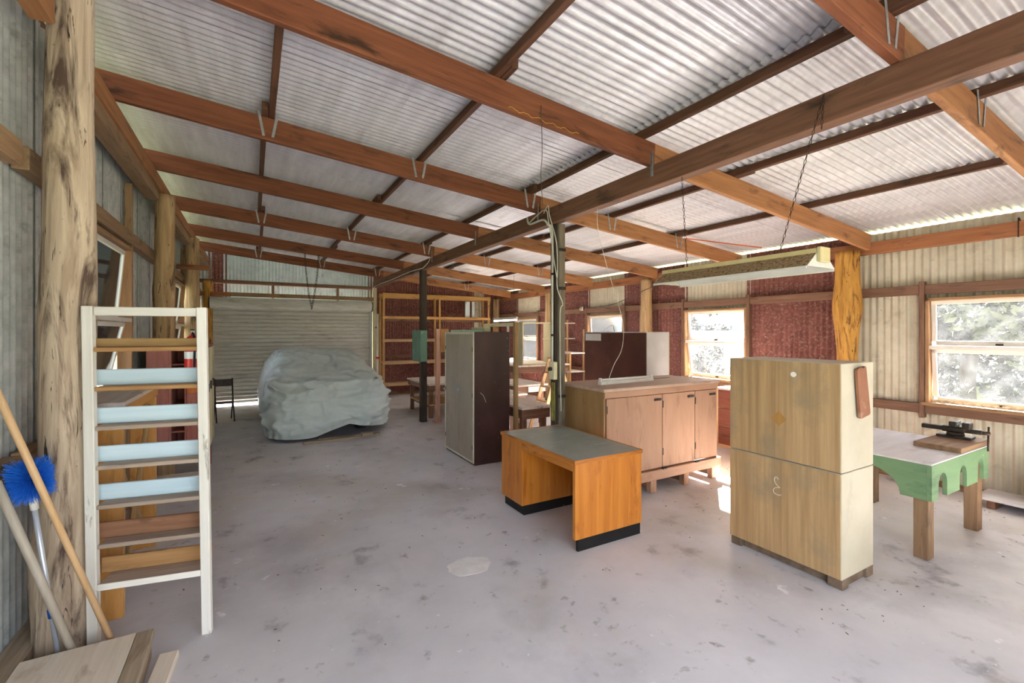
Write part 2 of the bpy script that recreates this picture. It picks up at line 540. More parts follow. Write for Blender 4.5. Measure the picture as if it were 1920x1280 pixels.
def lathe(name, parent, prof, mat, loc=(0, 0, 0), seg=20, smooth=True, rot=None):
    v, f = [], []
    for r, z in prof:
        for k in range(seg):
            a = 2 * math.pi * k / seg
            v.append((r * math.cos(a), r * math.sin(a), z))
    for i in range(len(prof) - 1):
        for k in range(seg):
            f.append((i * seg + k, i * seg + (k + 1) % seg, (i + 1) * seg + (k + 1) % seg, (i + 1) * seg + k))
    f.append(tuple(range(seg))[::-1])
    f.append(tuple(range((len(prof) - 1) * seg, len(prof) * seg)))
    return link(name, raw_mesh(name, v, f, pick(mat, 'z'), smooth), parent, loc, rot)


def prism(name, parent, pts, axis, d0, d1, mat, grain='x', smooth=False):
    """polygon pts (two coords) extruded along axis from d0 to d1; coords are the other two axes in order"""
    n = len(pts)
    v = []
    for d in (d0, d1):
        for a, b in pts:
            v.append({'x': (d, a, b), 'y': (a, d, b), 'z': (a, b, d)}[axis])
    c = Vector((0, 0, 0))
    for p in v:
        c += Vector(p)
    c /= len(v)
    bm = bmesh.new()
    bv = [bm.verts.new(Vector(p) - c) for p in v]
    bm.faces.new(bv[:n])
    bm.faces.new(bv[n:][::-1])
    for i in range(n):
        j = (i + 1) % n
        bm.faces.new((bv[i], bv[j], bv[n + j], bv[n + i]))
    bm.normal_update()
    bmesh.ops.triangulate(bm, faces=[f for f in bm.faces if len(f.verts) > 4])
    return link(name, bm_mesh(bm, name, pick(mat, grain), smooth), parent, c)


PITCH, AMP = 0.0762, 0.0105
_sheets = {}


def sheet(name, parent, O, U, V, w, l0, l1, mat, steps=8, amp=AMP, nv=1):
    """corrugated sheet: ribs run along V, waves step across U; length l0 at u=0 and l1 at u=w"""
    key = (round(w, 3), round(l0, 3), round(l1, 3), mat.name, steps, amp)
    if key not in _sheets:
        nu = max(4, int(round(w / PITCH * steps)))
        v, f = [], []
        for i in range(nu + 1):
            u = w * i / nu
            h = amp * math.cos(2 * math.pi * u / PITCH)
            L = l0 + (l1 - l0) * i / nu
            v.append((u, 0, h))
            v.append((u, L, h))
            if i:
                f.append((2 * i - 2, 2 * i, 2 * i + 1, 2 * i - 1))
        _sheets[key] = raw_mesh('corrugated_sheet', v, f, mat, True)
    U, V = Vector(U).normalized(), Vector(V).normalized()
    N = U.cross(V)
    m = Matrix((U, V, N)).transposed().to_4x4()
    m.translation = Vector(O)
    o = link(name, _sheets[key], parent)
    o.matrix_local = m
    return o


def log(name, parent, base, h, r0, r1, mat, seed, lean=(0, 0), seg=28, rings=46, bulge=(), lump=0.10, flat=1.0, flare=0.12):
    """debarked pole with its own bends and lumps"""
    v, f = [], []
    off = Vector((seed * 7.3, seed * 3.1, 0))
    for i in range(rings + 1):
        t = i / rings
        z = h * t
        r = r0 + (r1 - r0) * t + flare * r0 * math.exp(-z / 0.18)
        for bz, bw, ba in bulge:
            r += ba * math.exp(-((z - bz) / bw) ** 2)
        cx = lean[0] * t + 0.02 * noise.noise(Vector((z * 0.8, seed, 0)))
        cy = lean[1] * t + 0.02 * noise.noise(Vector((z * 0.8, seed + 9, 0)))
        for k in range(seg):
            a = 2 * math.pi * k / seg
            q = Vector((math.cos(a) * 1.3, math.sin(a) * 1.3, z * 0.9)) + off
            rr = r * (1 + lump * noise.noise(q) + 0.04 * noise.noise(q * 3.1) + 0.018 * noise.noise(Vector((q.x * 9, q.y * 9, z * 1.5))))
            v.append((cx + rr * math.cos(a), cy + rr * math.sin(a) * flat, z))
        if i:
            o = (i - 1) * seg
            for k in range(seg):
                f.append((o + k, o + (k + 1) % seg, o + seg + (k + 1) % seg, o + seg + k))
    f.append(tuple(range(rings * seg, (rings + 1) * seg)))
    f.append(tuple(range(seg))[::-1])
    return link(name, raw_mesh(name, v, f, mat, True), parent, base)


def join_geo(parts):
    V, F = [], []
    for v, f in parts:
        o = len(V)
        V += v
        F += [tuple(i + o for i in q) for q in f]
    return V, F


def chain_mesh(pts, pitch=0.045, r=0.004, w=0.011):
    """real links, each a ring turned a quarter against the last"""
    P = [Vector(p) for p in pts]
    acc = [0]
    for a, b in zip(P, P[1:]):
        acc.append(acc[-1] + (b - a).length)
    n = int(acc[-1] / pitch)
    parts = []
    for i in range(n):
        s = (i + 0.5) * pitch
        j = max(k for k in range(len(acc) - 1) if acc[k] <= s)
        t = (s - acc[j]) / max(1e-6, acc[j + 1] - acc[j])
        c = P[j].lerp(P[j + 1], t)
        d = (P[j + 1] - P[j]).normalized()
        side = d.orthogonal().normalized()
        if i % 2:
            side = d.cross(side)
        ring = []
        hl = pitch * 0.62 - w * 0.3
        for k in range(8):
            a = 2 * math.pi * (k + 0.5) / 8
            ring.append(c + d * (math.cos(a) * hl) + side * (math.sin(a) * w))
        vv, ff = [], []
        nn = d.cross(side)
        for k, q in enumerate(ring):
            rad = (q - c).normalized()
            for a in (0, 1, 2, 3):
                an = math.pi / 2 * a
                vv.append(q + rad * (math.cos(an) * r) + nn * (math.sin(an) * r))
        for k in range(8):
            k2 = (k + 1) % 8
            for a in range(4):
                a2 = (a + 1) % 4
                ff.append((k * 4 + a, k * 4 + a2, k2 * 4 + a2, k2 * 4 + a))
        parts.append((vv, ff))
    return join_geo(parts)


# ------------------------------------------------------------------ the place: sizes
XL, XR = -1.17, 7.03          # wall sheets
Y0, Y1 = -0.9, 13.2           # added front wall, back wall
RA, RB = 3.509, -0.097        # rafter underside z = RA + RB * x
RAFT_Y = [-0.72, 1.074, 2.80, 4.58, 6.33, 8.27, 10.30, 12.16]
PURL_X = [-1.28, 0.12, 1.50, 2.85, 4.12, 5.40]


def zr(x):
    return RA + RB * x


def zroof(x):
    return zr(x) + 0.2 + 0.068


# ------------------------------------------------------------------ ground and floor
gv, gf = [], []
NX, NY = 60, 60


def gz(x, y):
    t = min(1, max(0, (x - 8.5) / 10.0))
    s = -2.4 * t * t * (3 - 2 * t)
    t2 = min(1, max(0, (y - 16) / 14.0))
    return -0.05 + s - 0.5 * t2 + 0.05 * noise.noise(Vector((x * 0.3, y * 0.3, 0)))


for i in range(NX + 1):
    for j in range(NY + 1):
        a, b = (i / NX * 2 - 1), (j / NY * 2 - 1)
        x = 3 + 180 * a * abs(a)
        y = 6 + 180 * b * abs(b)
        gv.append((x, y, gz(x, y)))
for i in range(NX):
    for j in range(NY):
        o = i * (NY + 1) + j
        gf.append((o, o + NY + 1, o + NY + 2, o + 1))
tag(link('ground', raw_mesh('ground', gv, gf, M['grass'], True)), 'grassy ground sloping away outside the shed', kind='structure')

floor = box('floor', None, (-1.35, -5.0, -0.14), (7.2, 13.5, 0.0), M['concrete'], bev=0)
tag(floor, 'stained concrete slab floor of the shed', kind='structure')

# pale worn patch in the slab
pv = []
for k in range(24):
    a = 2 * math.pi * k / 24
    r = 1 + 0.25 * noise.noise(Vector((math.cos(a) * 2, math.sin(a) * 2, 3)))
    pv.append((1.45 + 0.17 * r * math.cos(a), 3.22 + 0.13 * r * math.sin(a)))
pp = prism('worn_patch', floor, [(x - 2.925, y - 4.25) for x, y in pv], 'z', 0.0700, 0.0715, M['patch_conc'])

hv, hf = [], []
for i in range(61):
    a = R(-40) + R(150) * i / 60
    x, y = 3 + 165 * math.sin(a), 6 + 165 * math.cos(a)
    top = 4.0 + 4.5 * noise.noise(Vector((i * 0.13, 2, 0))) + 2 * noise.noise(Vector((i * 0.4, 7, 0)))
    hv += [(x, y, -6), (x * 1.02, y * 1.02, max(1, top)), (x * 1.2, y * 1.2, -6)]
    if i:
        o = 3 * (i - 1)
        hf += [(o, o + 3, o + 4, o + 1), (o + 1, o + 4, o + 5, o + 2)]
tag(link('hills', raw_mesh('hills', hv, hf, M['hill'], True)), 'low hazy hills along the horizon', kind='structure')

# ------------------------------------------------------------------ roof (ceiling)
ceil = struct('ceiling', 'open corrugated iron skillion roof on timber rafters')
SL = math.sqrt(1 + RB * RB)
Udir, Vdir = Vector((0, 1, 0)), Vector((1, 0, RB)).normalized()
w_sheet = PITCH * 10
y = Y0 - 0.1
i = 0
XE0, XE1 = -1.42, 7.30
while y < Y1 + 0.25:
    # two lengths: upper sheet laps over the lower one at the purlin at x = 2.85
    for x0, x1, dz in ((XE0, 2.98, 0.012), (2.80, XE1, 0.0)):
        L = (x1 - x0) * SL
        # ribs run along the fall of the roof
        sheet('roof_sheet', ceil, (x0, y, zroof(x0) + 0.012 + dz + 0.002 * (i % 2)), (0, 1, 0), Vdir, w_sheet + PITCH * 1.4, L, L, M['galv_roof'], amp=0.013)
    y += w_sheet
    i += 1

for k, y in enumerate(RAFT_Y):
    for (xa, xb) in ((-1.30, 6.86),):
        m_ = M['rafter'] if k % 3 else M['rafter_lit_pale']
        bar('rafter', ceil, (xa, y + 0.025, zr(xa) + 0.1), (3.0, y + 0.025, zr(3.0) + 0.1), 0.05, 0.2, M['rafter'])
        bar('rafter', ceil, (3.0, y + 0.027, zr(3.0) + 0.1), (xb, y + 0.027, zr(xb) + 0.1), 0.05, 0.2, M['rafter_lit_pale'])  # right-hand half coloured lighter for light from the windows
# purlins, lapped side by side over the rafters
ends = RAFT_Y + [13.3]
for j, x in enumerate(PURL_X):
    a, s = 0, 0
    while a < len(ends) - 1:
        b = min(a + 2 if (a + j) % 2 == 0 or a else a + 1, len(ends) - 1)
        ox = 0.027 if s % 2 else -0.027
        ya, yb = ends[a] - (0.16 if a else 0.2), min(ends[b] + 0.2, Y1 + 0.1)
        bar('purlin', ceil, (x + ox, ya, zr(x) + 0.2 + 0.034), (x + ox, yb, zr(x) + 0.2 + 0.034), 0.048, 0.066, M['purlin'])
        a = b
        s += 1
# zinc straps tying purlins to rafters
for k in (1, 3, 5, 7):
    y = RAFT_Y[k]
    for x in PURL_X[1:]:
        for sgn in (-1, 1):
            bar('strap', ceil, (x + sgn * 0.035, y - 0.003, zr(x) + 0.03), (x + sgn * 0.075, y - 0.003, zr(x) + 0.245), 0.003, 0.022, M['strap'], bev=0, up=(1, 0, 0))
# bearer down the middle of the shed and the wall plates
for ya, yb in ((Y0, 4.15), (4.15, 8.86), (8.86, Y1 - 0.06)):
    box('bearer', ceil, (2.95, ya, 3.035), (3.06, yb, 3.218), M['beam'])
for ya, yb in ((Y0, 3.37), (3.63, 6.9), (6.9, 10.1), (10.1, Y1 - 0.06)):
    box('wall_plate', ceil, (-1.03, ya, 3.46), (-0.93, yb, zr(-0.98) - 0.002), M['rafter_lit_pale'])
    box('wall_plate', ceil, (-1.07, ya + 0.3, 3.33), (-0.95, yb - (0.5 if yb < 4 else 0.25), 3.455), M['girt_pale'])
# joist strap plates on the bearer
for k in (2, 3, 4, 5):
    y = RAFT_Y[k]
    box('strap', ceil, (2.944, y - 0.03, 3.12), (2.948, y - 0.002, 3.33), M['strap'], bev=0)
# yellow chalk scrawl along a rafter
pts = []
for i in range(44):
    t = i / 43
    x = 1.56 + 0.62 * t
    pts.append((x, 2.797, zr(x) + 0.018 + 0.010 * math.sin(t * 34) * (1 if i % 5 else 0.2)))
tube('chalk_scrawl', ceil, pts, 0.0018, M['chalk_yellow'], seg=4)

# ------------------------------------------------------------------ walls
wr = struct('wall_right', 'corrugated iron wall of cream and flaking red sheets with four windows')
WIN_R = [(1.07, 2.29), (4.55, 5.78), (7.37, 8.60), (10.80, 12.00)]
ztop_r = 3.07


def vsheets(wall, y0, y1, z0, z1, mat, X, flip):
    n = max(1, int(round((y1 - y0) / (PITCH * 10))))
    w = (y1 - y0) / n
    for i in range(n):
        ya = y0 + i * w
        dx = 0.002 * (i % 2)
        if flip:
            sheet('wall_sheet', wall, (X + dx, ya - PITCH * 0.48, z0), (0, 1, 0), (0, 0, 1), w + PITCH * 0.98, z1 - z0, z1 - z0, mat)
        else:
            sheet('wall_sheet', wall, (X - dx, ya + w + PITCH * 0.5, z0), (0, -1, 0), (0, 0, 1), w + PITCH * 0.98, z1 - z0, z1 - z0, mat)


cols = []
ystart = Y0
full = [(Y0, 1.07, 'cream_iron'), (2.29, 3.05, 'cream_iron'), (3.05, 4.55, 'red_iron'), (5.78, 7.37, 'red_iron'), (8.60, 10.80, 'red_iron'), (12.0, Y1, 'red_iron')]
for a, b, mn in full:
    vsheets(wr, a, b, 0.0, ztop_r, M[mn], XR, False)
for k, (a, b) in enumerate(WIN_R):
    vsheets(wr, a, b, 0.0, 1.0, M['cream_iron'] if k in (0, 1) else M['red_iron'], XR, False)
    vsheets(wr, a, b, 2.2, ztop_r, M['cream_iron'], XR, False)
# girts: plate, head rail, sill rail, between the log posts
box('girt', wr, (6.93, Y0, 2.80), (6.99, Y1 - 0.05, 2.955), M['girt_orange'])
for a, b in ((Y0, 2.34), (2.29, 4.5), (4.5, 7.3), (7.3, 10.2), (10.2, 13.1)):
    box('girt', wr, (6.955, a, 2.245), (7.01, b, 2.36), M['girt'])
for a, b in ((Y0, 2.9), (2.9, 6.4), (6.4, 9.8), (9.8, 13.1)):
    box('girt', wr, (6.955, a, 0.83), (7.01, b, 0.945), M['girt'])
box('bottom_plate', wr, (6.94, Y0, 0.0), (7.01, Y1 - 0.05, 0.06), M['girt_pale'])
for a, b in WIN_R:
    for yy in (a - 0.055, b + 0.005):
        box('stud', wr, (6.93, yy, 0.78), (7.0, yy + 0.05, 2.40), M['girt'])
# log posts under the rafter ends
for k, yy in enumerate((3.04, 6.57, 9.98, 13.02)):
    log('log_post', wr, (6.80, yy, 0), zr(6.8) - 0.002, (0.115, 0.105, 0.10, 0.10)[k], (0.135, 0.11, 0.10, 0.10)[k], M['log_amber'] if k == 0 else M['log'], 3 + k,
        bulge=((2.12, 0.24, 0.035), (1.5, 0.2, -0.012)) if k == 0 else ((1.9, 0.4, 0.015),), lump=0.12 if k == 0 else 0.07)

wl = struct('wall_left', 'dull galvanised corrugated iron wall carried on log posts')
WIN_L = [(4.72, 6.02), (9.0, 10.2)]
ztop_l = zroof(XL) - 0.15
for a, b in ((Y0, 4.72), (6.02, 9.0), (10.2, Y1)):
    vsheets(wl, a, b, 0.04, ztop_l, M['galv_dull'], XL, True)
for a, b in WIN_L:
    vsheets(wl, a, b, 0.04, 1.28, M['galv_dull'], XL, True)
    vsheets(wl, a, b, 2.66, ztop_l, M['galv_dull'], XL, True)
for z0, z1, m_ in ((2.69, 2.82, 'girt_pale'), (1.02, 1.14, 'girt_pale')):
    for a, b in ((Y0, 3.42), (3.5, 6.9), (6.9, 10.1), (10.1, 13.1)):
        box('girt', wl, (-1.145, a, z0), (-1.07, b, z1), M[m_])
box('bottom_plate', wl, (-1.15, Y0, 0.0), (-1.03, Y1 - 0.05, 0.11), M['oldgrey'])
for yy in (4.66, 6.03, 8.94, 10.21):
    box('stud', wl, (-1.145, yy, 0.11), (-1.08, yy + 0.05, 3.33), M['girt_pale'])
for k, (yy, r0, r1) in enumerate(((3.50, 0.128, 0.098), (6.93, 0.112, 0.10), (9.85, 0.108, 0.10))):
    log('log_post', wl, (-0.925 if k == 0 else -0.955, yy, 0), 3.84 if k == 0 else 3.46, r0, r1, M['log_grey'] if k == 0 else M['log'], 11 + k, lean=(0.03, 0),
        bulge=((0.45, 0.2, 0.02), (1.9, 0.4, 0.012)) if k == 0 else ((2.3, 0.12, 0.012),), lump=0.07)
lg = log('log_post', wl, (-0.93, 12.98, 0), 3.02, 0.11, 0.10, M['log_amber'], 19)
bar('rail', wl, (-1.14, 9.70, 2.93), (-0.66, 9.70, 2.93), 0.05, 0.085, M['girt_orange'])

wb = struct('wall_back', 'corrugated iron end wall with roller door and red sheeting')
DX0, DX1, DZ = -0.93, 2.90, 2.32


def bsheets(x0, x1, z0, mat):
    n = max(1, int(round((x1 - x0) / (PITCH * 10))))
    w = (x1 - x0) / n
    for i in range(n):
        xa = x0 + i * w
        xb = xa + w + PITCH
        sheet('wall_sheet', wb, (xa, Y1 - 0.002 * (i % 2), z0), (1, 0, 0), (0, 0, 1), w + PITCH, zroof(xa) - 0.035 - z0, zroof(xb) - 0.035 - z0, mat)


bsheets(XL, DX0, 0.0, M['galv_dull'])
bsheets(-0.93, -0.62, DZ, M['red_iron'])
bsheets(-0.62, 2.90, DZ, M['blue_iron'])
bsheets(2.84, 6.05, 0.0, M['red_iron'])
bsheets(6.05, 6.42, 0.0, M['cream_iron'])
bsheets(6.42, XR, 0.0, M['red_iron'])
box('girt', wb, (-1.1, 13.10, 2.98), (2.93, 13.17, 3.07), M['girt'])
for x in (0.42, 1.98):
    box('stud', wb, (x, 13.10, 2.6), (x + 0.06, 13.165, 2.98), M['girt'])
box('lintel', wb, (-1.1, 12.95, 2.66), (2.93, 13.02, 2.76), M['girt_pale'])
box('lintel', wb, (-1.1, 12.90, 2.65), (-0.45, 12.95, 2.75), M['girt_orange'])
box('stud', wb, (2.93, 13.02, 0), (3.03, 13.16, 3.034), M['cream_paint'])
box('girt', wb, (3.03, 13.11, 1.05), (7.0, 13.17, 1.15), M['girt'])
box('girt', wb, (3.03, 13.11, 2.1), (7.0, 13.17, 2.2), M['girt'])
box('bottom_plate', wb, (3.03, 13.1, 0), (7.0, 13.17, 0.08), M['girt_pale'])

wf = struct('wall_front_added', 'unseen corrugated iron end wall with a doorway, added to limit front daylight')  # added out of view to cut down daylight from the front
for x0, x1, z0 in ((XL, -0.95, 0.0), (-0.95, 3.0, 2.75), (3.0, XR, 0.0)):
    n_ = max(1, int(round((x1 - x0) / 0.762)))
    for i in range(n_):
        xa, w_ = x0 + (x1 - x0) * i / n_, (x1 - x0) / n_
        sheet('wall_sheet', wf, (xa, Y0 - 0.03 - 0.002 * (i % 2), z0), (1, 0, 0), (0, 0, 1), w_ + 0.02, zroof(xa) - 0.035 - z0, zroof(xa + w_) - 0.035 - z0, M['cream_iron'])
box('stud', wf, (-1.0, Y0 - 0.015, 0), (-0.93, Y0 + 0.05, 3.3), M['girt'])
box('stud', wf, (2.98, Y0 - 0.015, 0), (3.08, Y0 + 0.05, 3.03), M['girt'])
box('lintel', wf, (-0.93, Y0 - 0.015, 2.75), (2.98, Y0 + 0.05, 2.85), M['girt'])

# ------------------------------------------------------------------ roller door
door = struct('door_1', 'closed zinc roller door with ribbed curtain')
slat_v, slat_f = [], []
pr = [(0.012, 0), (0.018, 0.012), (0.010, 0.034), (-0.010, 0.05), (-0.022, 0.066), (-0.018, 0.088), (0.0, 0.0965), (0.012, 0.0975)]
for x in (-1.86, 1.86):
    for d, z in pr:
        slat_v.append((x, d, z))
n = len(pr)
for i in range(n - 1):
    slat_f.append((i, i + 1, n + i + 1, n + i))
slat_me = raw_mesh('door_slat', slat_v, slat_f, M['roller'])
for i in range(25):
    link('door_slat', slat_me, door, (0.985, 13.06, 0.075 + i * 0.0975))
box('bottom_rail', door, (-0.88, 13.045, 0.05), (2.845, 13.075, 0.085), M['roller'])
# rolled curtain at the head
dv = [(0.14 * math.cos(2 * math.pi * k / 20), 0.14 * math.sin(2 * math.pi * k / 20)) for k in range(20)]
prism('curtain_roll', door, [(12.93 + a, 2.50 + b) for a, b in dv], 'x', -0.88, 2.85, M['roller'])
for x in (-0.90, 2.85):
    box('guide', door, (x - 0.02, 13.03, 0), (x + 0.06, 13.09, 2.45), M['galv_dull'])
box('drum_bracket', door, (-0.905, 12.82, 2.36), (-0.89, 13.1, 2.62), M['steel_dark'])
box('drum_bracket', door, (2.86, 12.82, 2.36), (2.875, 13.1, 2.62), M['steel_dark'])


# ------------------------------------------------------------------ windows
def window(idx, X, ya, yb, z0, z1, side, label, g, tilt_u, tilt_l, mid):
    """two hopper sashes in a timber frame; side = +1 when outdoors lies towards +x"""
    w = struct('window_%d' % idx, label)
    s = side
    fx0, fx1 = sorted((X - 0.075 * s, X + 0.045 * s))
    t = 0.035
    for nm, lo, hi in (('window_frame', (fx0, ya, z0), (fx1, ya + t, z1)), ('window_frame', (fx0, yb - t, z0), (fx1, yb, z1)),
                       ('window_frame', (fx0, ya, z1 - t), (fx1, yb, z1)), ('transom', (fx0, ya + t, mid - 0.02), (fx1, yb - t, mid + 0.02))):
        box(nm, w, lo, hi, M['casing'] if nm == 'window_frame' else M['sash'])
    sx = sorted((X - 0.10 * s, X + 0.06 * s))
    box('window_sill', w, (sx[0], ya - 0.03, z0 - 0.035), (sx[1], yb + 0.03, z0 + 0.005), M['casing'])
    for (za, zb, tl) in ((mid + 0.022, z1 - t - 0.002, tilt_u), (z0 + 0.008, mid - 0.022, tilt_l)):
        h, L = zb - za, yb - ya - 2 * t - 0.01
        sash = bpy.data.objects.new('sash', None)
        COL.objects.link(sash)
        sash.parent = w
        # hinged at the head, swings out at the foot
        sash.location = (X - 0.012 * s, (ya + yb) / 2, zb)
        sash.rotation_euler = (0, -s * R(tl), 0)
        f = 0.045
        box('sash_rail', sash, (-0.016, -L / 2, -f), (0.016, L / 2, 0), M['sash'])
        box('sash_rail', sash, (-0.016, -L / 2, -h), (0.016, L / 2, -h + f * 1.2), M['sash'])
        box('sash_stile', sash, (-0.016, -L / 2, -h), (0.016, -L / 2 + f, 0), M['sash'])
        box('sash_stile', sash, (-0.016, L / 2 - f, -h), (0.016, L / 2, 0), M['sash'])
        box('pane', sash, (-0.002, -L / 2 + f, -h + f), (0.002, L / 2 - f, -f), g, bev=0)
        box('catch', sash, (-0.03 * s - 0.008, -0.03, -h + 0.01), (-0.03 * s + 0.008, 0.03, -h + 0.03), M['steel_dark'])
    return w


window(1, XR - 0.02, *WIN_R[0], 0.965, 2.20, 1, 'white two-sash window beside the green table, trees outside', M['glass'], 2, 7, 1.62)
window(2, XR - 0.02, *WIN_R[1], 0.985, 2.20, 1, 'white two-sash window above the salmon cupboard, sky and roof outside', M['glass'], 6, 8, 1.62)
window(3, XR - 0.02, *WIN_R[2], 0.985, 2.20, 1, 'white two-sash window behind the brown wardrobe, trees outside', M['glass'], 4, 6, 1.62)
window(4, XR - 0.02, *WIN_R[3], 0.985, 2.20, 1, 'white two-sash window seen through the empty cream carcass, hills outside', M['glass'], 0, 4, 1.62)
window(5, XL + 0.02, *WIN_L[0], 1.30, 2.66, -1, 'grimy two-sash window above the plywood bench', M['glass_grey'], 5, 12, 1.92)
window(6, XL + 0.02, *WIN_L[1], 1.30, 2.66, -1, 'grimy two-sash window between the log posts beyond the red shelf', M['glass_grey'], 5, 8, 1.92)

# ------------------------------------------------------------------ freestanding posts under the bearer
t = thing('timber_post', 'grey weathered square post with conduit and mossy yellow foot under the bearer', 'post', (3.06, 4.31, 0))
box('shaft', t, (-0.055, -0.02, 0), (0.05, 0.075, 3.033), M['creosote'])
box('facing_board', t, (-0.03, -0.062, 0), (0.055, -0.021, 3.033), M['greypost'])
for z in (0.62, 1.05, 2.28, 2.72):
    box('iron_band', t, (-0.035, -0.067, z), (0.060, -0.060, z + 0.035), M['steel_dark'], bev=0)
tag(box('paint_smear', t, (-0.060, -0.015, 0.78), (-0.0555, 0.05, 1.22), mk('yellow_moss_paint', '#b7ab4e', '#8d8440', scale=(12, 12, 6), c3='#5d573a', s3=(8, 8, 4), lo3=0.5, hi3=0.62), bev=0), 'yellow paint smear')

t = thing('timber_post', 'black creosoted square post with green switchboard on it', 'post', (2.98, 8.86, 0))
box('shaft', t, (-0.06, -0.06, 0), (0.06, 0.06, 3.033), M['creosote'])
box('base_shoe', t, (-0.065, -0.065, 0), (0.065, 0.065, 0.03), M['steel_dark'])

t = thing('switchboard_box', 'green painted switchboard box fixed to black post', 'box', (2.84, 8.68, 1.23))
box('case', t, (-0.055, -0.26, 0), (0.075, 0.24, 0.60), M['green_box'])
box('lid', t, (-0.068, -0.265, -0.005), (-0.055, 0.245, 0.605), M['green_box'])

t = thing('timber_upright', 'pink painted timber upright beside the black post', 'post', (3.19, 8.60, 0))
box('shaft', t, (-0.04, -0.035, 0), (0.04, 0.035, 1.86), M['pinkpost'])
box('foot', t, (-0.07, -0.05, 0), (0.07, 0.12, 0.04), M['pinkpost'], axis='y')
box('brace', t, (-0.02, 0.036, 0.9), (0.02, 0.10, 0.95), M['pinkpost'])
t = thing('meter_box', 'brown board meter box on the pink upright', 'box', (3.30, 8.60, 1.40))
box('case', t, (-0.068, -0.035, 0), (0.10, 0.10, 0.46), M['brown_board'])
box('lid', t, (-0.072, -0.043, 0.0), (0.104, -0.035, 0.46), M['brown_board'])

# ------------------------------------------------------------------ orange desk
t = thing('desk', 'orange varnished kneehole desk with grey-green lino top', 'desk', (2.65, 3.60, 0))
box('desk_top', t, (-0.375, -0.63, 0.722), (0.375, 0.64, 0.744), M['desk'], axis='y')
box('lino_inlay', t, (-0.366, -0.622, 0.744), (0.366, 0.632, 0.750), M['lino'], bev=0.002)
for nm, x0, x1 in (('top_edging', -0.379, -0.375), ('top_edging', 0.375, 0.379)):
    box(nm, t, (x0, -0.63, 0.72), (x1, 0.64, 0.752), M['desk'], axis='y', bev=0.001)
for y0_, y1_ in ((-0.634, -0.630), (0.640, 0.644)):
    box('top_edging', t, (-0.379, y0_, 0.72), (0.379, y1_, 0.752), M['desk'], axis='x', bev=0.001)
box('end_panel', t, (-0.37, -0.628, 0.1), (0.37, -0.588, 0.722), M['desk'], axis='z')
box('apron', t, (-0.37, -0.588, 0.652), (-0.348, 0.22, 0.722), M['desk'], axis='y')
box('modesty_panel', t, (0.33, -0.588, 0.12), (0.35, 0.22, 0.722), M['desk'], axis='y')
box('pedestal', t, (-0.37, 0.22, 0.1), (0.37, 0.635, 0.722), M['desk'], axis='z')
box('kickboard', t, (-0.34, -0.622, 0.0), (0.36, -0.594, 0.1), M['kick'])
box('kickboard', t, (-0.34, 0.235, 0.0), (0.36, 0.615, 0.1), M['kick'])

# ------------------------------------------------------------------ two-part beige cabinet seen from its back
t = thing('cabinet', 'beige two-part cabinet with streaked veneer back standing on brown blocks', 'cabinet', (3.54, 1.62, 0))
for nm, z0, z1 in (('lower_carcass', 0.075, 0.812), ('upper_carcass', 0.818, 1.578)):
    c = box(nm, t, (0.004, 0.0, z0), (0.46, 0.85, z1), M['cream_side'], bev=0.003)
    box('back_panel', c, (-0.235, -0.42, -(z1 - z0) / 2 + 0.004), (-0.2285, 0.42, (z1 - z0) / 2 - 0.004), M['beige_ply'], bev=0.001)
box('base_block', t, (0.02, 0.0, 0), (0.10, 0.10, 0.074), M['dusty_brown'])
box('base_block', t, (0.36, 0.0, 0), (0.46, 0.09, 0.074), M['dusty_brown'])
box('base_block', t, (0.10, 0.02, 0), (0.36, 0.07, 0.070), M['dusty_brown'])
box('base_block', t, (0.02, 0.76, 0), (0.46, 0.85, 0.074), M['dusty_brown'])
box('plinth', t, (0.06, 0.10, 0.0), (0.08, 0.76, 0.072), M['dusty_brown'])
# bare diamond, dab and chalk figure on the back
dm = prism('bare_diamond', t, [(0.485, 1.13), (0.43, 1.19), (0.375, 1.13), (0.43, 1.07)], 'x', -0.0050, -0.0025, M['patch'])
prism('paint_dab', t, [(0.32 + 0.022 * math.cos(a), 1.48 + 0.02 * math.sin(a)) for a in [k * 0.7 for k in range(9)]], 'x', -0.0050, -0.0025, M['chalk'])
sq = [(0.452, 0.66), (0.470, 0.675), (0.483, 0.66), (0.482, 0.635), (0.465, 0.612), (0.440, 0.598), (0.462, 0.594), (0.484, 0.582), (0.492, 0.562), (0.484, 0.545), (0.455, 0.538), (0.432, 0.546)]
tube('chalk_mark', t, smooth_path([(-0.0035, a - 0.02, b) for a, b in sq]), 0.0022, M['chalk'], seg=5)

# brown board hanging on the cabinet's cream end
bw = []
for cxs, cys, a0 in ((0.045, 0.16, 0), (-0.045, 0.16, 90), (-0.055, -0.16, 180), (0.055, -0.16, 270)):
    for k in range(5):
        a = R(a0 + 90 * k / 4)
        bw.append((cxs + 0.02 * math.cos(a), cys + 0.02 * math.sin(a)))
t = thing('hanging_board', 'brown rounded board hung by a nail on the cabinet\'s cream end', 'board', (3.775, 1.602, 1.545))
h_ = prism('board', t, bw, 'y', -0.012, 0.006, M['leather'])
h_.location = (0.018, 0.0, -0.175)
h_.rotation_euler = (0, R(-9), 0)
tube('nail', t, [(0, 0.017, 0), (0, -0.02, 0.003)], 0.004, M['steel_dark'], seg=6)

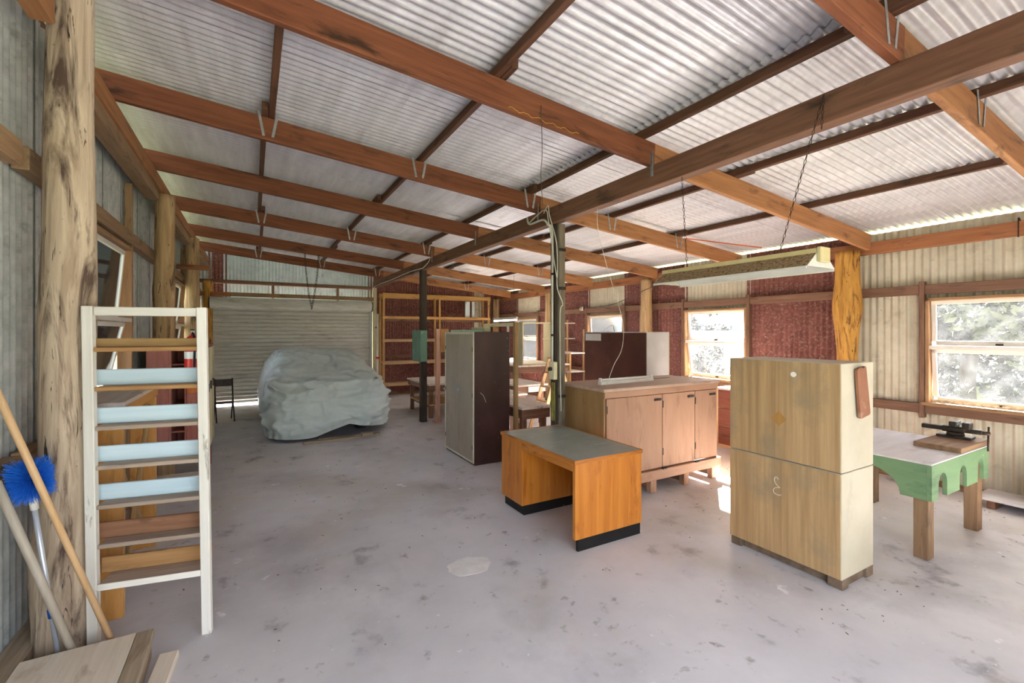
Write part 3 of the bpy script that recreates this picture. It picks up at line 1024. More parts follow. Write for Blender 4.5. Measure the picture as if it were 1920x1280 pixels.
# ------------------------------------------------------------------ salmon cupboard on skids
t = thing('cupboard', 'salmon painted three-door cupboard raised on timber skids', 'cupboard', (3.20, 3.68, 0))
W_, D_ = 1.83, 0.77
box('carcass', t, (0.02, 0.02, 0.255), (W_ - 0.02, D_, 1.165), M['salmon'], axis='z')
box('end_panel', t, (0.0, 0.004, 0.25), (0.0195, D_, 1.165), M['salmon_shaded'], axis='z')  # this end's shade is put into its colour
box('end_panel', t, (W_ - 0.0195, 0.004, 0.25), (W_, D_, 1.165), M['salmon'], axis='z')
box('worktop', t, (-0.02, -0.02, 1.166), (W_ + 0.02, D_ + 0.02, 1.20), M['salmon_top'], axis='x')
box('fascia', t, (0.0, -0.012, 1.10), (W_, 0.018, 1.1655), M['salmon'], axis='x')
for x0, x1 in ((0.03, 0.855), (0.862, 1.405), (1.412, 1.80)):
    dr = box('door', t, (x0, -0.006, 0.262), (x1, 0.019, 1.093), M['salmon'], axis='z')
    hw, hh = (x1 - x0) / 2, 0.4155
    lt = box('latch', dr, (hw - 0.13, -0.022, hh - 0.07), (hw - 0.02, -0.0128, hh - 0.045), M['steel_dark'], bev=0.002)
    for zz in (-0.28, 0.26):
        box('hinge', dr, (-hw - 0.006 if x0 > 0.5 else -hw, -0.016, zz), (-hw + 0.012, -0.0128, zz + 0.08), M['steel_dark'], bev=0.001)
box('skid_rail', t, (-0.02, -0.035, 0.14), (W_ + 0.03, 0.03, 0.25), M['salmon'], axis='x')
box('skid_rail', t, (-0.02, D_ - 0.06, 0.14), (W_ + 0.03, D_, 0.25), M['salmon'], axis='x')
for x in (0.10, 0.66, 1.20, 1.70):
    box('skid_leg', t, (x, -0.02, 0), (x + 0.09, 0.05, 0.14), M['salmon'], axis='z')
    box('skid_leg', t, (x, D_ - 0.08, 0), (x + 0.09, D_ - 0.01, 0.14), M['salmon'], axis='z')
    box('skid_block', t, (x + 0.01, 0.05, 0.03), (x + 0.08, D_ - 0.08, 0.14), M['girt'], axis='y')
for x in (0.85, 1.40):
    box('chip_block', t, (x - 0.02, -0.045, 0.245), (x + 0.05, -0.006, 0.262), M['steel_dark'])

# loose fluorescent batten lying on the cupboard
t = thing('light_batten', 'loose white fluorescent batten lying on the salmon cupboard top', 'light', (3.42, 3.98, 1.20), R(2))
box('channel', t, (0, 0, 0), (0.86, 0.06, 0.035), M['white_metal'])
tube('fluorescent_tube', t, [(0.03, 0.03, 0.052), (0.83, 0.03, 0.052)], 0.014, M['white_plastic'], seg=10, axis='x')
for x in (0.0, 0.835):
    box('lamp_holder', t, (x, 0.012, 0.033), (x + 0.025, 0.048, 0.075), M['white_plastic'])
box('starter', t, (0.40, 0.062, 0.005), (0.44, 0.075, 0.03), M['steel_dark'])
tag(box('steel_rule', None, (3.75, 4.18, 1.2005), (4.75, 4.22, 1.203), M['steel_dark'], bev=0), 'thin dark steel strip lying on the salmon cupboard top', 'strip')

# ------------------------------------------------------------------ brown and white wardrobe behind it
t = thing('wardrobe', 'glossy brown and white wardrobe standing behind the salmon cupboard', 'wardrobe', (4.78, 4.62, 0))
box('carcass', t, (0.012, 0.012, 0.05), (0.46, 1.35, 1.785), M['brown_gloss'])
box('side_panel', t, (0.0, 0.0, 0.05), (0.012, 1.35, 1.79), M['brown_gloss'])
box('front_panel', t, (0.012, 0.0, 0.05), (0.45, 0.012, 1.79), M['white_panel'])
box('edge_strip', t, (0.45, -0.004, 0.05), (0.465, 0.012, 1.79), M['cream_paint'])
box('top_panel', t, (0.0, 0.0, 1.785), (0.465, 1.35, 1.80), M['white_panel'])
box('plinth', t, (0.03, 0.03, 0), (0.44, 1.32, 0.05), M['kick'])
tag(box('pale_patch', t, (-0.003, 0.95, 1.66), (0.0, 1.33, 1.77), M['white_panel'], bev=0), 'pale patch')  # plain pale rectangle high on the brown side

# ------------------------------------------------------------------ tall locker
t = thing('locker', 'tall two-door taupe locker with dark brown enamel side', 'locker', (2.57, 5.57, 0))
box('carcass', t, (0.012, 0.002, 0.03), (0.56, 1.04, 1.80), M['choc'])
for lo, hi in (((0, 0.0, 0.03), (0.014, 0.035, 1.80)), ((0, 1.01, 0.03), (0.014, 1.045, 1.80)), ((0, 0.035, 1.765), (0.014, 1.01, 1.80)), ((0, 0.035, 0.03), (0.014, 1.01, 0.06))):
    box('face_frame', t, lo, hi, M['locker_rim'])
for y0_, y1_ in ((0.037, 0.521), (0.524, 1.008)):
    d_ = box('door', t, (0.001, y0_, 0.062), (0.0115, y1_, 1.763), M['locker_door'], bev=0.002)
    yy = 0.20 if y0_ < 0.3 else -0.235
    box('handle', d_, (-0.03, yy, 0.03), (-0.006, yy + 0.035, 0.12), M['strap'])
    for zz in (-0.7, 0.0, 0.62):
        ys = -0.25 if y0_ < 0.3 else 0.236
        box('hinge', d_, (-0.010, ys, zz), (-0.006, ys + 0.012, zz + 0.06), M['steel_dark'], bev=0)
box('base', t, (0.02, 0.01, 0), (0.55, 1.03, 0.03), M['choc'])
tube('scratch', t, smooth_path([(0.10, 0.0005, 0.98), (0.15, 0.0005, 0.93), (0.19, 0.0005, 0.84)]), 0.0018, M['chalk'], seg=4)
tag(box('mint_board', None, (2.62, 6.05, 1.801), (2.95, 6.5, 1.83), M['mint']), 'mint green board lying on top of the tall locker', 'board')
tag(box('cream_offcut', None, (2.98, 6.1, 1.801), (3.1, 6.55, 1.87), M['cream_paint']), 'cream painted offcut lying on top of the tall locker', 'offcut')

# timber rack frame beside the locker
t = thing('rack_frame', 'open upright frame of plain timber beside the locker\'s brown side', 'frame', (3.20, 5.50, 0))
for yy, m_ in ((0.0, 'plain'), (0.95, 'cream_paint')):
    box('upright', t, (-0.028, yy, 0), (0.028, yy + 0.055, 1.93), M[m_])
box('rail', t, (-0.026, 0.055, 1.88), (0.026, 0.95, 1.93), M['cream_paint'])
box('rail', t, (-0.02, 0.055, 0.35), (0.02, 0.95, 0.40), M['plain'])
box('batten', t, (-0.026, 0.20, 0.9), (-0.006, 0.245, 1.88), M['white_paint'])

# ------------------------------------------------------------------ green table with arched apron
t = thing('table', 'low table with chipped green arched apron and dusty white top', 'table', (4.58, 1.47, 0))
TW, TD, TZ = 1.24, 0.95, 0.77
box('table_top', t, (0.0, 0.0, 0.757), (TW, TD, TZ), M['table_white'], axis='x')


def arch_panel(name, parent, length, z0, z1, arches, axis, d0, d1, mat):
    """board with round-headed openings cut up from its lower edge: arches = (start, end, crown height)"""
    pts = [(0, z1), (0, z0)]
    for a, b, c in arches:
        r = (b - a) / 2
        rise = min(r * 1.15, c - z0 - 0.01)
        pts.append((a, z0))
        for k in range(13):
            an = math.pi - math.pi * k / 12
            pts.append((a + r + r * math.cos(an), c - rise + rise * math.sin(an)))
        pts.append((b, z0))
    pts += [(length, z0), (length, z1)]
    return prism(name, parent, pts, axis, d0, d1, mat, grain='x' if axis == 'y' else 'y')


arch_panel('apron', t, TW, 0.48, 0.7565, ((0.13, 0.30, 0.675), (0.56, 0.72, 0.675), (0.97, 1.12, 0.675)), 'y', 0.0, 0.03, M['green_paint'])
arch_panel('apron', t, TW, 0.48, 0.7565, ((0.13, 0.30, 0.675), (0.56, 0.72, 0.675), (0.97, 1.12, 0.675)), 'y', TD - 0.03, TD, M['green_paint'])
s_ = arch_panel('apron', t, TD - 0.062, 0.48, 0.7565, ((0.17, 0.72, 0.68),), 'x', 0.0, 0.03, M['green_paint'])
s_.location.y += 0.031
s_ = arch_panel('apron', t, TD - 0.062, 0.48, 0.7565, ((0.17, 0.72, 0.68),), 'x', TW - 0.03, TW, M['green_paint'])
s_.location.y += 0.031
for x in (0.032, TW - 0.145):
    for y_ in (0.032, TD - 0.13):
        box('leg', t, (x, y_, 0), (x + 0.11, y_ + 0.095, 0.744), M['leg_amber'])

tag(box('timber_block', None, (5.20, 1.475, 0.7705), (5.88, 1.80, 0.815), M['leg_amber']), 'thick wooden board lying on the green table under the vice', 'board')
t = thing('bench_vice', 'dark iron bench vice clamped at the green table\'s corner', 'vice', (5.72, 1.665, 0.8155), R(-86))
t.scale = (1.2, 1.2, 1.2)
box('base_plate', t, (-0.10, -0.07, 0), (0.10, 0.07, 0.018), M['steel_dark'])
lathe('swivel', t, [(0.055, 0.018), (0.05, 0.035), (0.042, 0.042)], M['steel_dark'], seg=14)
box('body', t, (-0.08, -0.035, 0.04), (0.06, 0.035, 0.085), M['steel_dark'], bev=0.01)
box('fixed_jaw', t, (-0.03, -0.05, 0.08), (0.015, 0.05, 0.125), M['steel_dark'], bev=0.006)
box('sliding_jaw', t, (0.045, -0.05, 0.075), (0.09, 0.05, 0.125), M['steel_dark'], bev=0.006)
box('slide', t, (-0.20, -0.022, 0.045), (0.15, 0.022, 0.078), M['steel_dark'], bev=0.004)
box('jaw_plate', t, (0.0155, -0.048, 0.10), (0.021, 0.048, 0.127), M['strap'], bev=0.001)
box('jaw_plate', t, (0.039, -0.048, 0.10), (0.0445, 0.048, 0.127), M['strap'], bev=0.001)
tube('screw', t, [(0.13, 0, 0.06), (0.19, 0, 0.06)], 0.014, M['steel_dark'], seg=10, axis='x')
tube('handle_bar', t, [(0.18, -0.01, -0.07), (0.18, 0.01, 0.11)], 0.006, M['steel_dark'], seg=8)

# low boards and grey box by the cream wall
t = thing('low_platform', 'white topped low board platform against the cream wall', 'platform', (6.72, 1.15, 0))
box('board', t, (-0.22, -0.62, 0.085), (0.20, 0.60, 0.11), M['table_white'])
for yy in (-0.5, 0.45):
    box('bearer', t, (-0.2, yy, 0), (0.18, yy + 0.06, 0.085), M['benchleg'])
t = thing('grey_box', 'grey metal box standing on the low white platform', 'box', (6.72, 1.10, 0.1105))
box('case', t, (-0.16, -0.35, 0), (0.16, 0.27, 0.24), M['tank'])
box('lid', t, (-0.165, -0.355, 0.24), (0.165, 0.275, 0.255), M['tank'])
tag(box('wood_chip', None, (4.95, 2.62, 0), (5.12, 2.66, 0.018), M['leg_amber'], rot=(0, 0, R(-30))), 'small wood offcut on the floor behind the green table', 'offcut')

# ------------------------------------------------------------------ drawer chest under the second window
t = thing('drawer_chest', 'red stained drawer chest with pale stiles under the window', 'drawers', (6.37, 3.45, 0))
box('carcass', t, (0.02, 0, 0), (0.55, 1.26, 0.90), M['rack_pale'], axis='y')
box('chest_top', t, (-0.01, -0.01, 0.90), (0.56, 1.27, 0.925), M['benchtop'])
box('stile', t, (0.0, 1.20, 0), (0.0195, 1.26, 0.90), M['rack_pale'])
box('stile', t, (0.0, 0.0, 0), (0.0195, 0.06, 0.90), M['rack_pale'])
for k in range(3):
    d_ = box('drawer', t, (0.002, 0.065, 0.05 + k * 0.285), (0.0195, 1.195, 0.325 + k * 0.285), M['red_drawer'])
    lathe('knob', d_, [(0.008, 0), (0.008, 0.012), (0.016, 0.018), (0.014, 0.026)], M['rack_pale'], (-0.009, 0, 0), seg=10, rot=(0, R(-90), 0))

# ------------------------------------------------------------------ benches in the far part of the shed


def bench(label, x0, y0, x1, y1, z, group=None, top='benchtop', leg='benchleg', shelf=None, apron=0.11, drawer=False, brace=False):
    t = thing('workbench', label, 'bench', ((x0 + x1) / 2, (y0 + y1) / 2, 0), 0, group)
    hx_, hy = (x1 - x0) / 2, (y1 - y0) / 2
    nb = max(2, int(round((x1 - x0) / 0.3)))
    for i in range(nb):
        box('top_board', t, (-hx_ + 2 * hx_ * i / nb + 0.001, -hy, z - 0.035), (-hx_ + 2 * hx_ * (i + 1) / nb - 0.001, hy, z), M[top], axis='y')
    for sx in (-1, 1):
        for sy in (-1, 1):
            cx_, cy_ = sx * (hx_ - 0.09), sy * (hy - 0.12)
            box('leg', t, (cx_ - 0.04, cy_ - 0.035, 0), (cx_ + 0.04, cy_ + 0.035, z - 0.036), M[leg], axis='z')
            if brace:
                bar('brace', t, (cx_ - sx * 0.05, cy_, 0.25), (cx_ - sx * 0.30, cy_, z - 0.16), 0.04, 0.06, M[leg])
    for sy in (-1, 1):
        o = box('apron', t, (-hx_ + 0.02, sy * (hy - 0.05) - 0.015, z - 0.035 - apron), (hx_ - 0.02, sy * (hy - 0.05) + 0.015, z - 0.036), M[leg])
        if drawer and sy < 0:
            d_ = box('drawer', t, (-hx_ + 0.25, -hy + 0.01, z - 0.15), (hx_ - 0.06, -hy + 0.034, z - 0.045), M['sash'])
            box('handle', d_, (0.05, -0.03, -0.015), (0.09, -0.012, 0.015), M['steel_dark'])
    for sx in (-1, 1):
        box('apron', t, (sx * (hx_ - 0.05) - 0.015, -hy + 0.07, z - 0.035 - apron), (sx * (hx_ - 0.05) + 0.015, hy - 0.07, z - 0.036), M[leg])
    if shelf:
        for i in range(3):
            a = -hx_ + 0.05 + (2 * hx_ - 0.1) * i / 3
            box('low_shelf_board', t, (a, -hy + 0.06, shelf), (a + (2 * hx_ - 0.1) / 3 - 0.02, hy - 0.06, shelf + 0.03), M['rack_pale'], axis='y')
        for sx in (-1, 1):
            cx_ = sx * (hx_ - 0.145)
            box('stretcher', t, (cx_ - 0.015, -hy + 0.08, shelf - 0.08), (cx_ + 0.015, hy - 0.08, shelf - 0.001), M[leg])
    return t


bench('long dusty workbench with low shelf behind the black post', 3.15, 9.02, 4.25, 10.55, 0.72, shelf=0.26)
bench('dusty workbench beyond the pink upright and tall locker', 3.26, 7.0, 4.30, 8.48, 0.70, shelf=0.24)
bench('narrow white topped bench between locker and salmon cupboard', 3.24, 5.42, 3.75, 6.62, 0.75, brace=False, apron=0.14)
bench('white topped table with a white drawer beyond the narrow bench', 4.35, 7.45, 5.05, 8.55, 0.79, drawer=True, apron=0.12)
bench('tall workbench under the far window carrying the cream carcass', 5.05, 8.62, 6.45, 11.3, 1.06, apron=0.14)

# empty cream carcass on the tall bench
t = thing('cupboard_carcass', 'empty cream cupboard carcass without doors or back on the tall bench', 'cupboard', (5.20, 8.68, 1.0605))
box('side', t, (0.0, 0, 0), (0.03, 0.38, 0.96), M['cream_paint'])
box('side', t, (0.80, 0, 0), (0.83, 0.38, 0.96), M['cream_paint'])
box('bottom', t, (0.03, 0, 0.0), (0.80, 0.38, 0.03), M['cream_paint'])
box('top', t, (0.03, 0, 0.93), (0.80, 0.38, 0.96), M['cream_paint'])
box('cleat', t, (0.77, 0.02, 0.55), (0.80, 0.36, 0.58), M['cream_paint'])
box('cleat', t, (0.03, 0.02, 0.55), (0.06, 0.36, 0.58), M['cream_paint'])

# stepladder
t = thing('stepladder', 'small pale timber stepladder beside the white drawer table', 'ladder', (4.50, 7.05, 0), R(-90))
for x in (-0.19, 0.17):
    bar('stile', t, (x, 0, 0), (x + (0.03 if x < 0 else -0.03), 0.42, 1.3), 0.025, 0.07, M['rack_pale'], up=(0, 1, 0.3))
    bar('back_leg', t, (x * 0.9, 0.85, 0), (x * 0.8, 0.46, 1.27), 0.022, 0.045, M['rack_pale'], up=(0, 1, 0.3))
for k in range(4):
    f = (k + 1) / 5
    box('tread', t, (-0.165 + 0.03 * f, 0.42 * f - 0.05, 1.3 * f - 0.012), (0.150 - 0.03 * f, 0.42 * f + 0.06, 1.3 * f + 0.012), M['rack_pale'])
box('cap', t, (-0.16, 0.36, 1.29), (0.14, 0.52, 1.32), M['rack_pale'])

# shelves on the red wall
t = thing('wall_shelf', 'white wall shelves with timber props against the red wall', 'shelf', (6.72, 9.02, 0))
for z in (0.84, 1.28):
    box('shelf_board', t, (-0.22, -0.38, z), (0.20, 0.42, z + 0.03), M['benchtop'])
for z in (0.40, 1.62, 2.0):
    box('shelf_board', t, (-0.02, 0.0, z), (0.20, 0.42, z + 0.028), M['benchtop'])
box('prop', t, (-0.20, -0.30, 0), (-0.15, -0.25, 1.28), M['rack'])
box('prop', t, (-0.20, 0.32, 0), (-0.15, 0.37, 1.28), M['rack'])
box('back_upright', t, (0.205, -0.33, 0), (0.23, -0.28, 1.86), M['rack_pale'])
box('back_upright', t, (0.205, 0.32, 0), (0.23, 0.37, 2.1), M['rack_pale'])

# ------------------------------------------------------------------ tall rack on the end wall
t = thing('storage_rack', 'tall open rack of yellow pine along the red end wall', 'rack', (3.10, 12.62, 0))
PX = (0.0, 1.62, 3.22)
for x in PX:
    box('upright', t, (x, 0.0, 0), (x + 0.055, 0.055, 2.88), M['rack'])
    box('upright', t, (x, 0.40, 0), (x + 0.055, 0.455, 2.88), M['rack'])
    for z in (0.36, 0.96, 1.58, 2.22, 2.76):
        box('cross_rail', t, (x + 0.056, 0.02, z - 0.04), (x + 0.085, 0.44, z - 0.001), M['rack'])
for z in (0.36, 0.96, 1.58, 2.22):
    m_ = M['rack_pale'] if z < 2 else M['rack']
    box('shelf_rail', t, (-0.01, -0.022, z - 0.06), (3.29, -0.001, z + 0.012), m_)
    for i in range(2):
        box('shelf_board', t, (0.06, 0.065 + i * 0.165, z), (3.22, 0.215 + i * 0.165, z + 0.022), M['rack_pale'])
box('top_rail', t, (-0.01, -0.03, 2.76), (3.29, -0.001, 2.87), M['rack'])
box('top_rail', t, (-0.01, 0.456, 2.76), (3.29, 0.475, 2.87), M['rack'])
for x, w_ in ((2.50, 0.15), (2.72, 0.09)):
    tag(box('iron_offcut', None, (3.10 + x, 12.72, 2.243), (3.10 + x + w_, 12.76, 2.72), M['blue_iron']),
        'wider pale iron strip standing on the pine rack' if w_ > 0.1 else 'narrower pale iron strip standing on the pine rack', 'offcut', 'iron offcuts on the rack')

# red drum-like tool trolley hung at the door jamb: old tap pole
t = thing('downpipe_stand', 'battered pale pipe with red valve beside the roller door', 'pipe', (3.0, 12.78, 0))
tube('pipe', t, [(0, 0, 0), (0, 0, 2.3)], 0.03, M['white_metal'], seg=10)
lathe('valve', t, [(0.02, 0), (0.06, 0.02), (0.06, 0.05), (0.02, 0.07)], M['ext_red'], (0, 0, 1.05), seg=12)
box('bracket', t, (-0.035, 0.0, 1.9), (0.035, 0.14, 1.94), M['steel_dark'])

# ------------------------------------------------------------------ car under its cover
t = thing('covered_car', 'car under a wrinkled grey-green cover in front of the roller door', 'car', (1.15, 10.2, 0))
prof = [  # z, half width, front y, back y, centre x
    (0.09, 0.985, -2.02, 2.02, 0.02), (0.25, 1.02, -2.06, 2.05, 0.02), (0.45, 1.05, -2.07, 2.06, 0.02), (0.65, 1.045, -2.05, 2.05, 0.02),
    (0.82, 1.01, -2.00, 2.02, 0.01), (0.95, 0.975, -1.90, 1.95, 0.0), (1.02, 0.93, -1.78, 1.85, -0.01), (1.10, 0.87, -1.62, 1.72, -0.03),
    (1.24, 0.79, -1.36, 1.52, -0.05), (1.34, 0.73, -1.18, 1.38, -0.06), (1.405, 0.66, -1.00, 1.22, -0.07), (1.435, 0.56, -0.82, 1.02, -0.07),
    (1.455, 0.38, -0.5, 0.7, -0.06), (1.462, 0.18, -0.2, 0.3, -0.05), (1.464, 0.02, -0.02, 0.06, -0.05)]
NR, NA = 96, 220


def prof_at(s):
    k = s * (len(prof) - 1)
    i = min(int(k), len(prof) - 2)
    f = k - i
    f = f * f * (3 - 2 * f) * 0.4 + f * 0.6
    return [prof[i][q] + (prof[i + 1][q] - prof[i][q]) * f for q in range(5)]


cv, cf = [], []
for j in range(NR + 1):
    z, hw, yf, yb, cx_ = prof_at(j / NR)
    cy_, hl = (yf + yb) / 2, (yb - yf) / 2
    for k in range(NA):
        a = 2 * math.pi * k / NA
        ca, sa = math.cos(a), math.sin(a)
        e = 2 / 5.5
        x = cx_ + hw * math.copysign(abs(ca) ** e, ca)
        y_ = cy_ + hl * math.copysign(abs(sa) ** (2 / 7.0), sa)
        zz = z
        if z < 0.5:   # hem rises and falls; it is tucked up over the boards at the front
            wgt = (0.5 - z) / 0.41
            lift = 0.05 * noise.noise(Vector((x * 1.8, y_ * 1.8, 4)))
            if y_ < -1.7:
                lift += 0.14 * math.exp(-((x - 0.22) / 0.26) ** 2) + 0.07 * math.exp(-((x - 0.75) / 0.3) ** 2) - 0.03 * math.exp(-((x + 0.45) / 0.35) ** 2)
            zz += wgt * lift
        q = Vector((x, y_, zz))
        top = min(1, max(0, (1.5 - z) / 0.35))
        # soft sagging folds, sharp creases, loose flap across the glass
        d = 0.030 * noise.noise(Vector((x * 1.5, y_ * 1.1, zz * 2.2)) + Vector((3, 0, 0)))
        r1 = 1 - abs(noise.noise(Vector((x * 1.9 + zz * 1.4, y_ * 1.7, zz * 5.2 - x * 0.7))))
        r2 = 1 - abs(noise.noise(Vector((x * 4.6 - zz * 2.0, y_ * 3.0, zz * 9.0 + 5))))
        d += (0.075 * r1 ** 7 + 0.034 * r2 ** 6) * (0.35 + 0.65 * top)
        d += 0.006 * noise.noise(q * 11)
        if y_ < -0.9:
            band = zz - 0.93 - 0.12 * (x - 0.1) * (1 if x > 0 else -0.4) - 0.05 * noise.noise(Vector((x * 2.5, 0, 8)))
            d += 0.085 * math.exp(-(band / 0.035) ** 2) * (0.5 + 0.9 * max(0, noise.noise(Vector((x * 1.6, 1, 3))) + 0.35)) * math.exp(-((x + 0.15) / 0.6) ** 2)
            d -= 0.035 * math.exp(-((band - 0.10) / 0.07) ** 2) * math.exp(-((x + 0.15) / 0.7) ** 2)
            d += 0.022 * math.exp(-((zz - 0.68 - 0.03 * math.sin(x * 3)) / 0.02) ** 2)
        if y_ > -1.7:
            d *= 0.45
        nrm = Vector((math.copysign(abs(ca) ** 1.5, ca), math.copysign(abs(sa) ** 1.5, sa), 0.25 + 1.6 * (j / NR) ** 4)).normalized()
        cv.append(q + nrm * d)
    if j:
        o = (j - 1) * NA
        for k in range(NA):
            cf.append((o + k, o + (k + 1) % NA, o + NA + (k + 1) % NA, o + NA + k))
cf.append(tuple(range(NR * NA, (NR + 1) * NA)))
link('car_cover', raw_mesh('car_cover', cv, cf, M['tarp'], True), t)
for x in (-0.72, 0.62):
    for y_ in (-1.30, 1.35):
        w_ = lathe('tyre', t, [(0.17, -0.10), (0.29, -0.10), (0.31, -0.07), (0.31, 0.07), (0.29, 0.10), (0.17, 0.10)], M['rubber'], (x, y_, 0.31), seg=28, rot=(0, R(90), 0))
        lathe('wheel_rim', w_, [(0.05, -0.06), (0.165, -0.085), (0.165, 0.085), (0.05, 0.06)], M['strap'], seg=20)
box('underbody', t, (-0.82, -1.85, 0.22), (0.76, 1.9, 0.42), M['rubber'])
# boards and blocks on the floor under the bumper
for i, (x0, x1, yy, a) in enumerate(((0.70, 1.85, 7.98, 2), (0.95, 1.95, 8.10, -3))):
    o = box('floor_plank', None, (x0, yy, 0.0), (x1, yy + 0.09, 0.035), M['oldgrey'], rot=(0, 0, R(a)))
    tag(o, ('grey plank lying on the floor in front of the covered car', 'grey plank tucked half under the covered car')[i], 'plank')
tag(box('timber_block', None, (1.60, 7.90, 0.0355), (1.78, 8.02, 0.09), M['oldgrey']), 'small timber block resting on planks in front of the car', 'block')

# ------------------------------------------------------------------ white step rack by the log post
LX, LY = Vector((-0.776, 3.36, 0)), Vector((-0.24, 3.26, 0))
ang = math.atan2(LY.y - LX.y, LY.x - LX.x)
LW = (LY - LX).length
t = thing('step_rack', 'tall white painted ladder rack with pale blue risers beside the log post', 'rack', (LX.x, LX.y, 0), ang)
sw = 0.05
for x in (0.0, LW):
    bar('stile', t, (x, 0.022, 0), (x - 0.03, 0.027, 1.945), sw, 0.045, M['white_paint'], up=(0, 1, 0))
bar('top_rail', t, (0.0, 0.03, 1.917), (LW - 0.055, 0.03, 1.917), 0.04, 0.05, M['white_paint'])
for k in range(7):
    z = 1.700 - k * 0.2215
    last = k == 6
    dx = -0.03 * z / 1.945
    x0, x1 = sw / 2 + dx, LW - sw / 2 + dx
    tm = M['tread_raw'] if k < 2 else M['tread']
    box('tread', t, (x0, 0.012, z - 0.012), (x1, 0.175 if last else 0.127, z + 0.012), tm)
    if last:
        box('tread_nosing', t, (x0, 0.002, z - 0.02), (x1, 0.0115, z + 0.016), M['white_paint'])
    rm = M['plain'] if k == 0 else (M['blue_paint'] if k < 5 else M['riser_brown'])
    if k == 6:
        rm = M['tread_raw']
    hgt = 0.05 if k == 0 else 0.092
    ry = 0.152 if last else 0.105
    box('riser', t, (x0 - 0.045, ry, z + 0.0125), (x1 + 0.02, ry + 0.02, z + 0.0125 + hgt), rm)

# ------------------------------------------------------------------ plywood bench behind it, on the wall side
t = thing('plywood_bench', 'tall plywood trestle bench with white top under the grimy window', 'bench', (-0.90, 3.68, 0))
box('bench_top', t, (-0.16, 0.0, 1.33), (0.205, 1.25, 1.36), M['benchtop'])
box('edge_rail', t, (0.15, 0.0, 1.255), (0.19, 1.25, 1.329), M['ply'], axis='y')
box('edge_rail', t, (-0.15, 0.0, 1.255), (0.149, 0.03, 1.329), M['ply'], axis='x')
for y_ in (0.0, 1.10):
    box('leg_panel', t, (0.02, y_ + 0.031, 0), (0.19, y_ + 0.055, 1.254), M['ply'], axis='z')
    box('leg_batten', t, (0.165, y_ + 0.056, 0), (0.19, y_ + 0.10, 1.25), M['rack_pale'], axis='z')
    box('leg_panel', t, (-0.15, y_ + 0.031, 0), (-0.10, y_ + 0.055, 1.254), M['ply'], axis='z')
bar('brace', t, (0.17, 0.16, 0.15), (0.17, 1.0, 1.2), 0.025, 0.06, M['plain'])
bar('brace', t, (0.14, 1.0, 0.2), (0.14, 0.25, 0.85), 0.025, 0.06, M['plain'])
box('low_shelf', t, (-0.14, 0.11, 0.42), (0.125, 1.09, 0.44), M['tread'])

# ------------------------------------------------------------------ red pigeonhole shelf further along the wall
t = thing('pigeonhole_shelf', 'red and pink painted pigeonhole shelf on legs along the galvanised wall', 'shelf', (-1.02, 6.35, 0))
Wd, Dp, z0, z1 = 0.54, 1.15, 0.36, 1.62
box('end_panel', t, (0.0, 0.0, z0), (0.20, 0.02, z1), M['rack_pink'], axis='z')
box('back', t, (0.0, 0.0205, z0), (0.02, Dp, z1), M['rack_red'], axis='z')
box('far_end', t, (0.02, Dp - 0.02, z0), (Wd, Dp, z1), M['rack_red'], axis='z')
box('upright', t, (0.20, 0.0, z0), (0.225, 0.5, z1), M['rack_pink'], axis='z')
box('upright', t, (0.345, 0.0, z0), (0.365, 0.5, z1), M['rack_red'], axis='z')
box('stop_panel', t, (0.2255, 0.48, z0), (0.3445, 0.499, z1), M['rack_red'], axis='z')
box('top', t, (-0.01, -0.01, z1), (Wd + 0.01, Dp + 0.01, z1 + 0.025), M['rack_red'], axis='y')
for z in (0.36, 0.66, 0.96, 1.22, 1.42):
    box('shelf_board', t, (0.2255, 0.01, z), (0.3445, 0.479, z + 0.018), M['rack_red'], axis='y')
box('side_panel', t, (0.366, 0.0, z0), (Wd, 0.02, 1.1), M['rack_red'], axis='z')
box('side_panel', t, (0.366, 0.0, 1.1), (Wd, 0.02, z1), M['orange_panel'], axis='z')
for k in range(3):
    d_ = box('door', t, (Wd, 0.03 + k * 0.37, z0 + 0.02), (Wd + 0.02, 0.385 + k * 0.37, z1 - 0.01), M['cream_paint'], axis='z')
    box('handle', d_, (0.011, -0.15, 0.1), (0.03, -0.13, 0.2), M['steel_dark'])
box('front_rail', t, (Wd - 0.02, 0.0205, z0), (Wd - 0.0005, Dp - 0.0205, z0 + 0.05), M['rack_red'])
for x in (0.02, Wd - 0.06):
    for y_ in (0.02, Dp - 0.07):
        box('leg', t, (x, y_, 0), (x + 0.05, y_ + 0.05, z0 - 0.001), M['rack_red'], axis='z')
box('lower_shelf', t, (0.01, 0.0, 0.12), (Wd - 0.01, 0.019, 0.2), M['tread'], axis='x')

t = thing('fire_extinguisher', 'red fire extinguisher with white label on the red shelf\'s end', 'extinguisher', (-0.585, 6.24, 1.24))
lathe('cylinder', t, [(0.06, 0), (0.078, 0.01), (0.08, 0.03), (0.08, 0.43), (0.07, 0.48), (0.045, 0.51), (0.022, 0.52), (0.022, 0.54)], M['ext_red'], seg=22)
lathe('label', t, [(0.0805, 0.26), (0.0808, 0.262), (0.0808, 0.338), (0.0805, 0.34)], M['white_label'], seg=22)
box('valve', t, (-0.02, -0.02, 0.54), (0.02, 0.02, 0.575), M['strap'])
box('lever', t, (-0.015, -0.10, 0.578), (0.015, 0.03, 0.59), M['steel_dark'])
tube('hose', t, smooth_path([(0.0, -0.03, 0.55), (0.02, -0.10, 0.50), (0.025, -0.098, 0.35), (0.02, -0.096, 0.08)]), 0.011, M['rubber'], seg=8)
box('hanger', t, (-0.03, 0.078, 0.1), (0.03, 0.098, 0.37), M['steel_dark'])

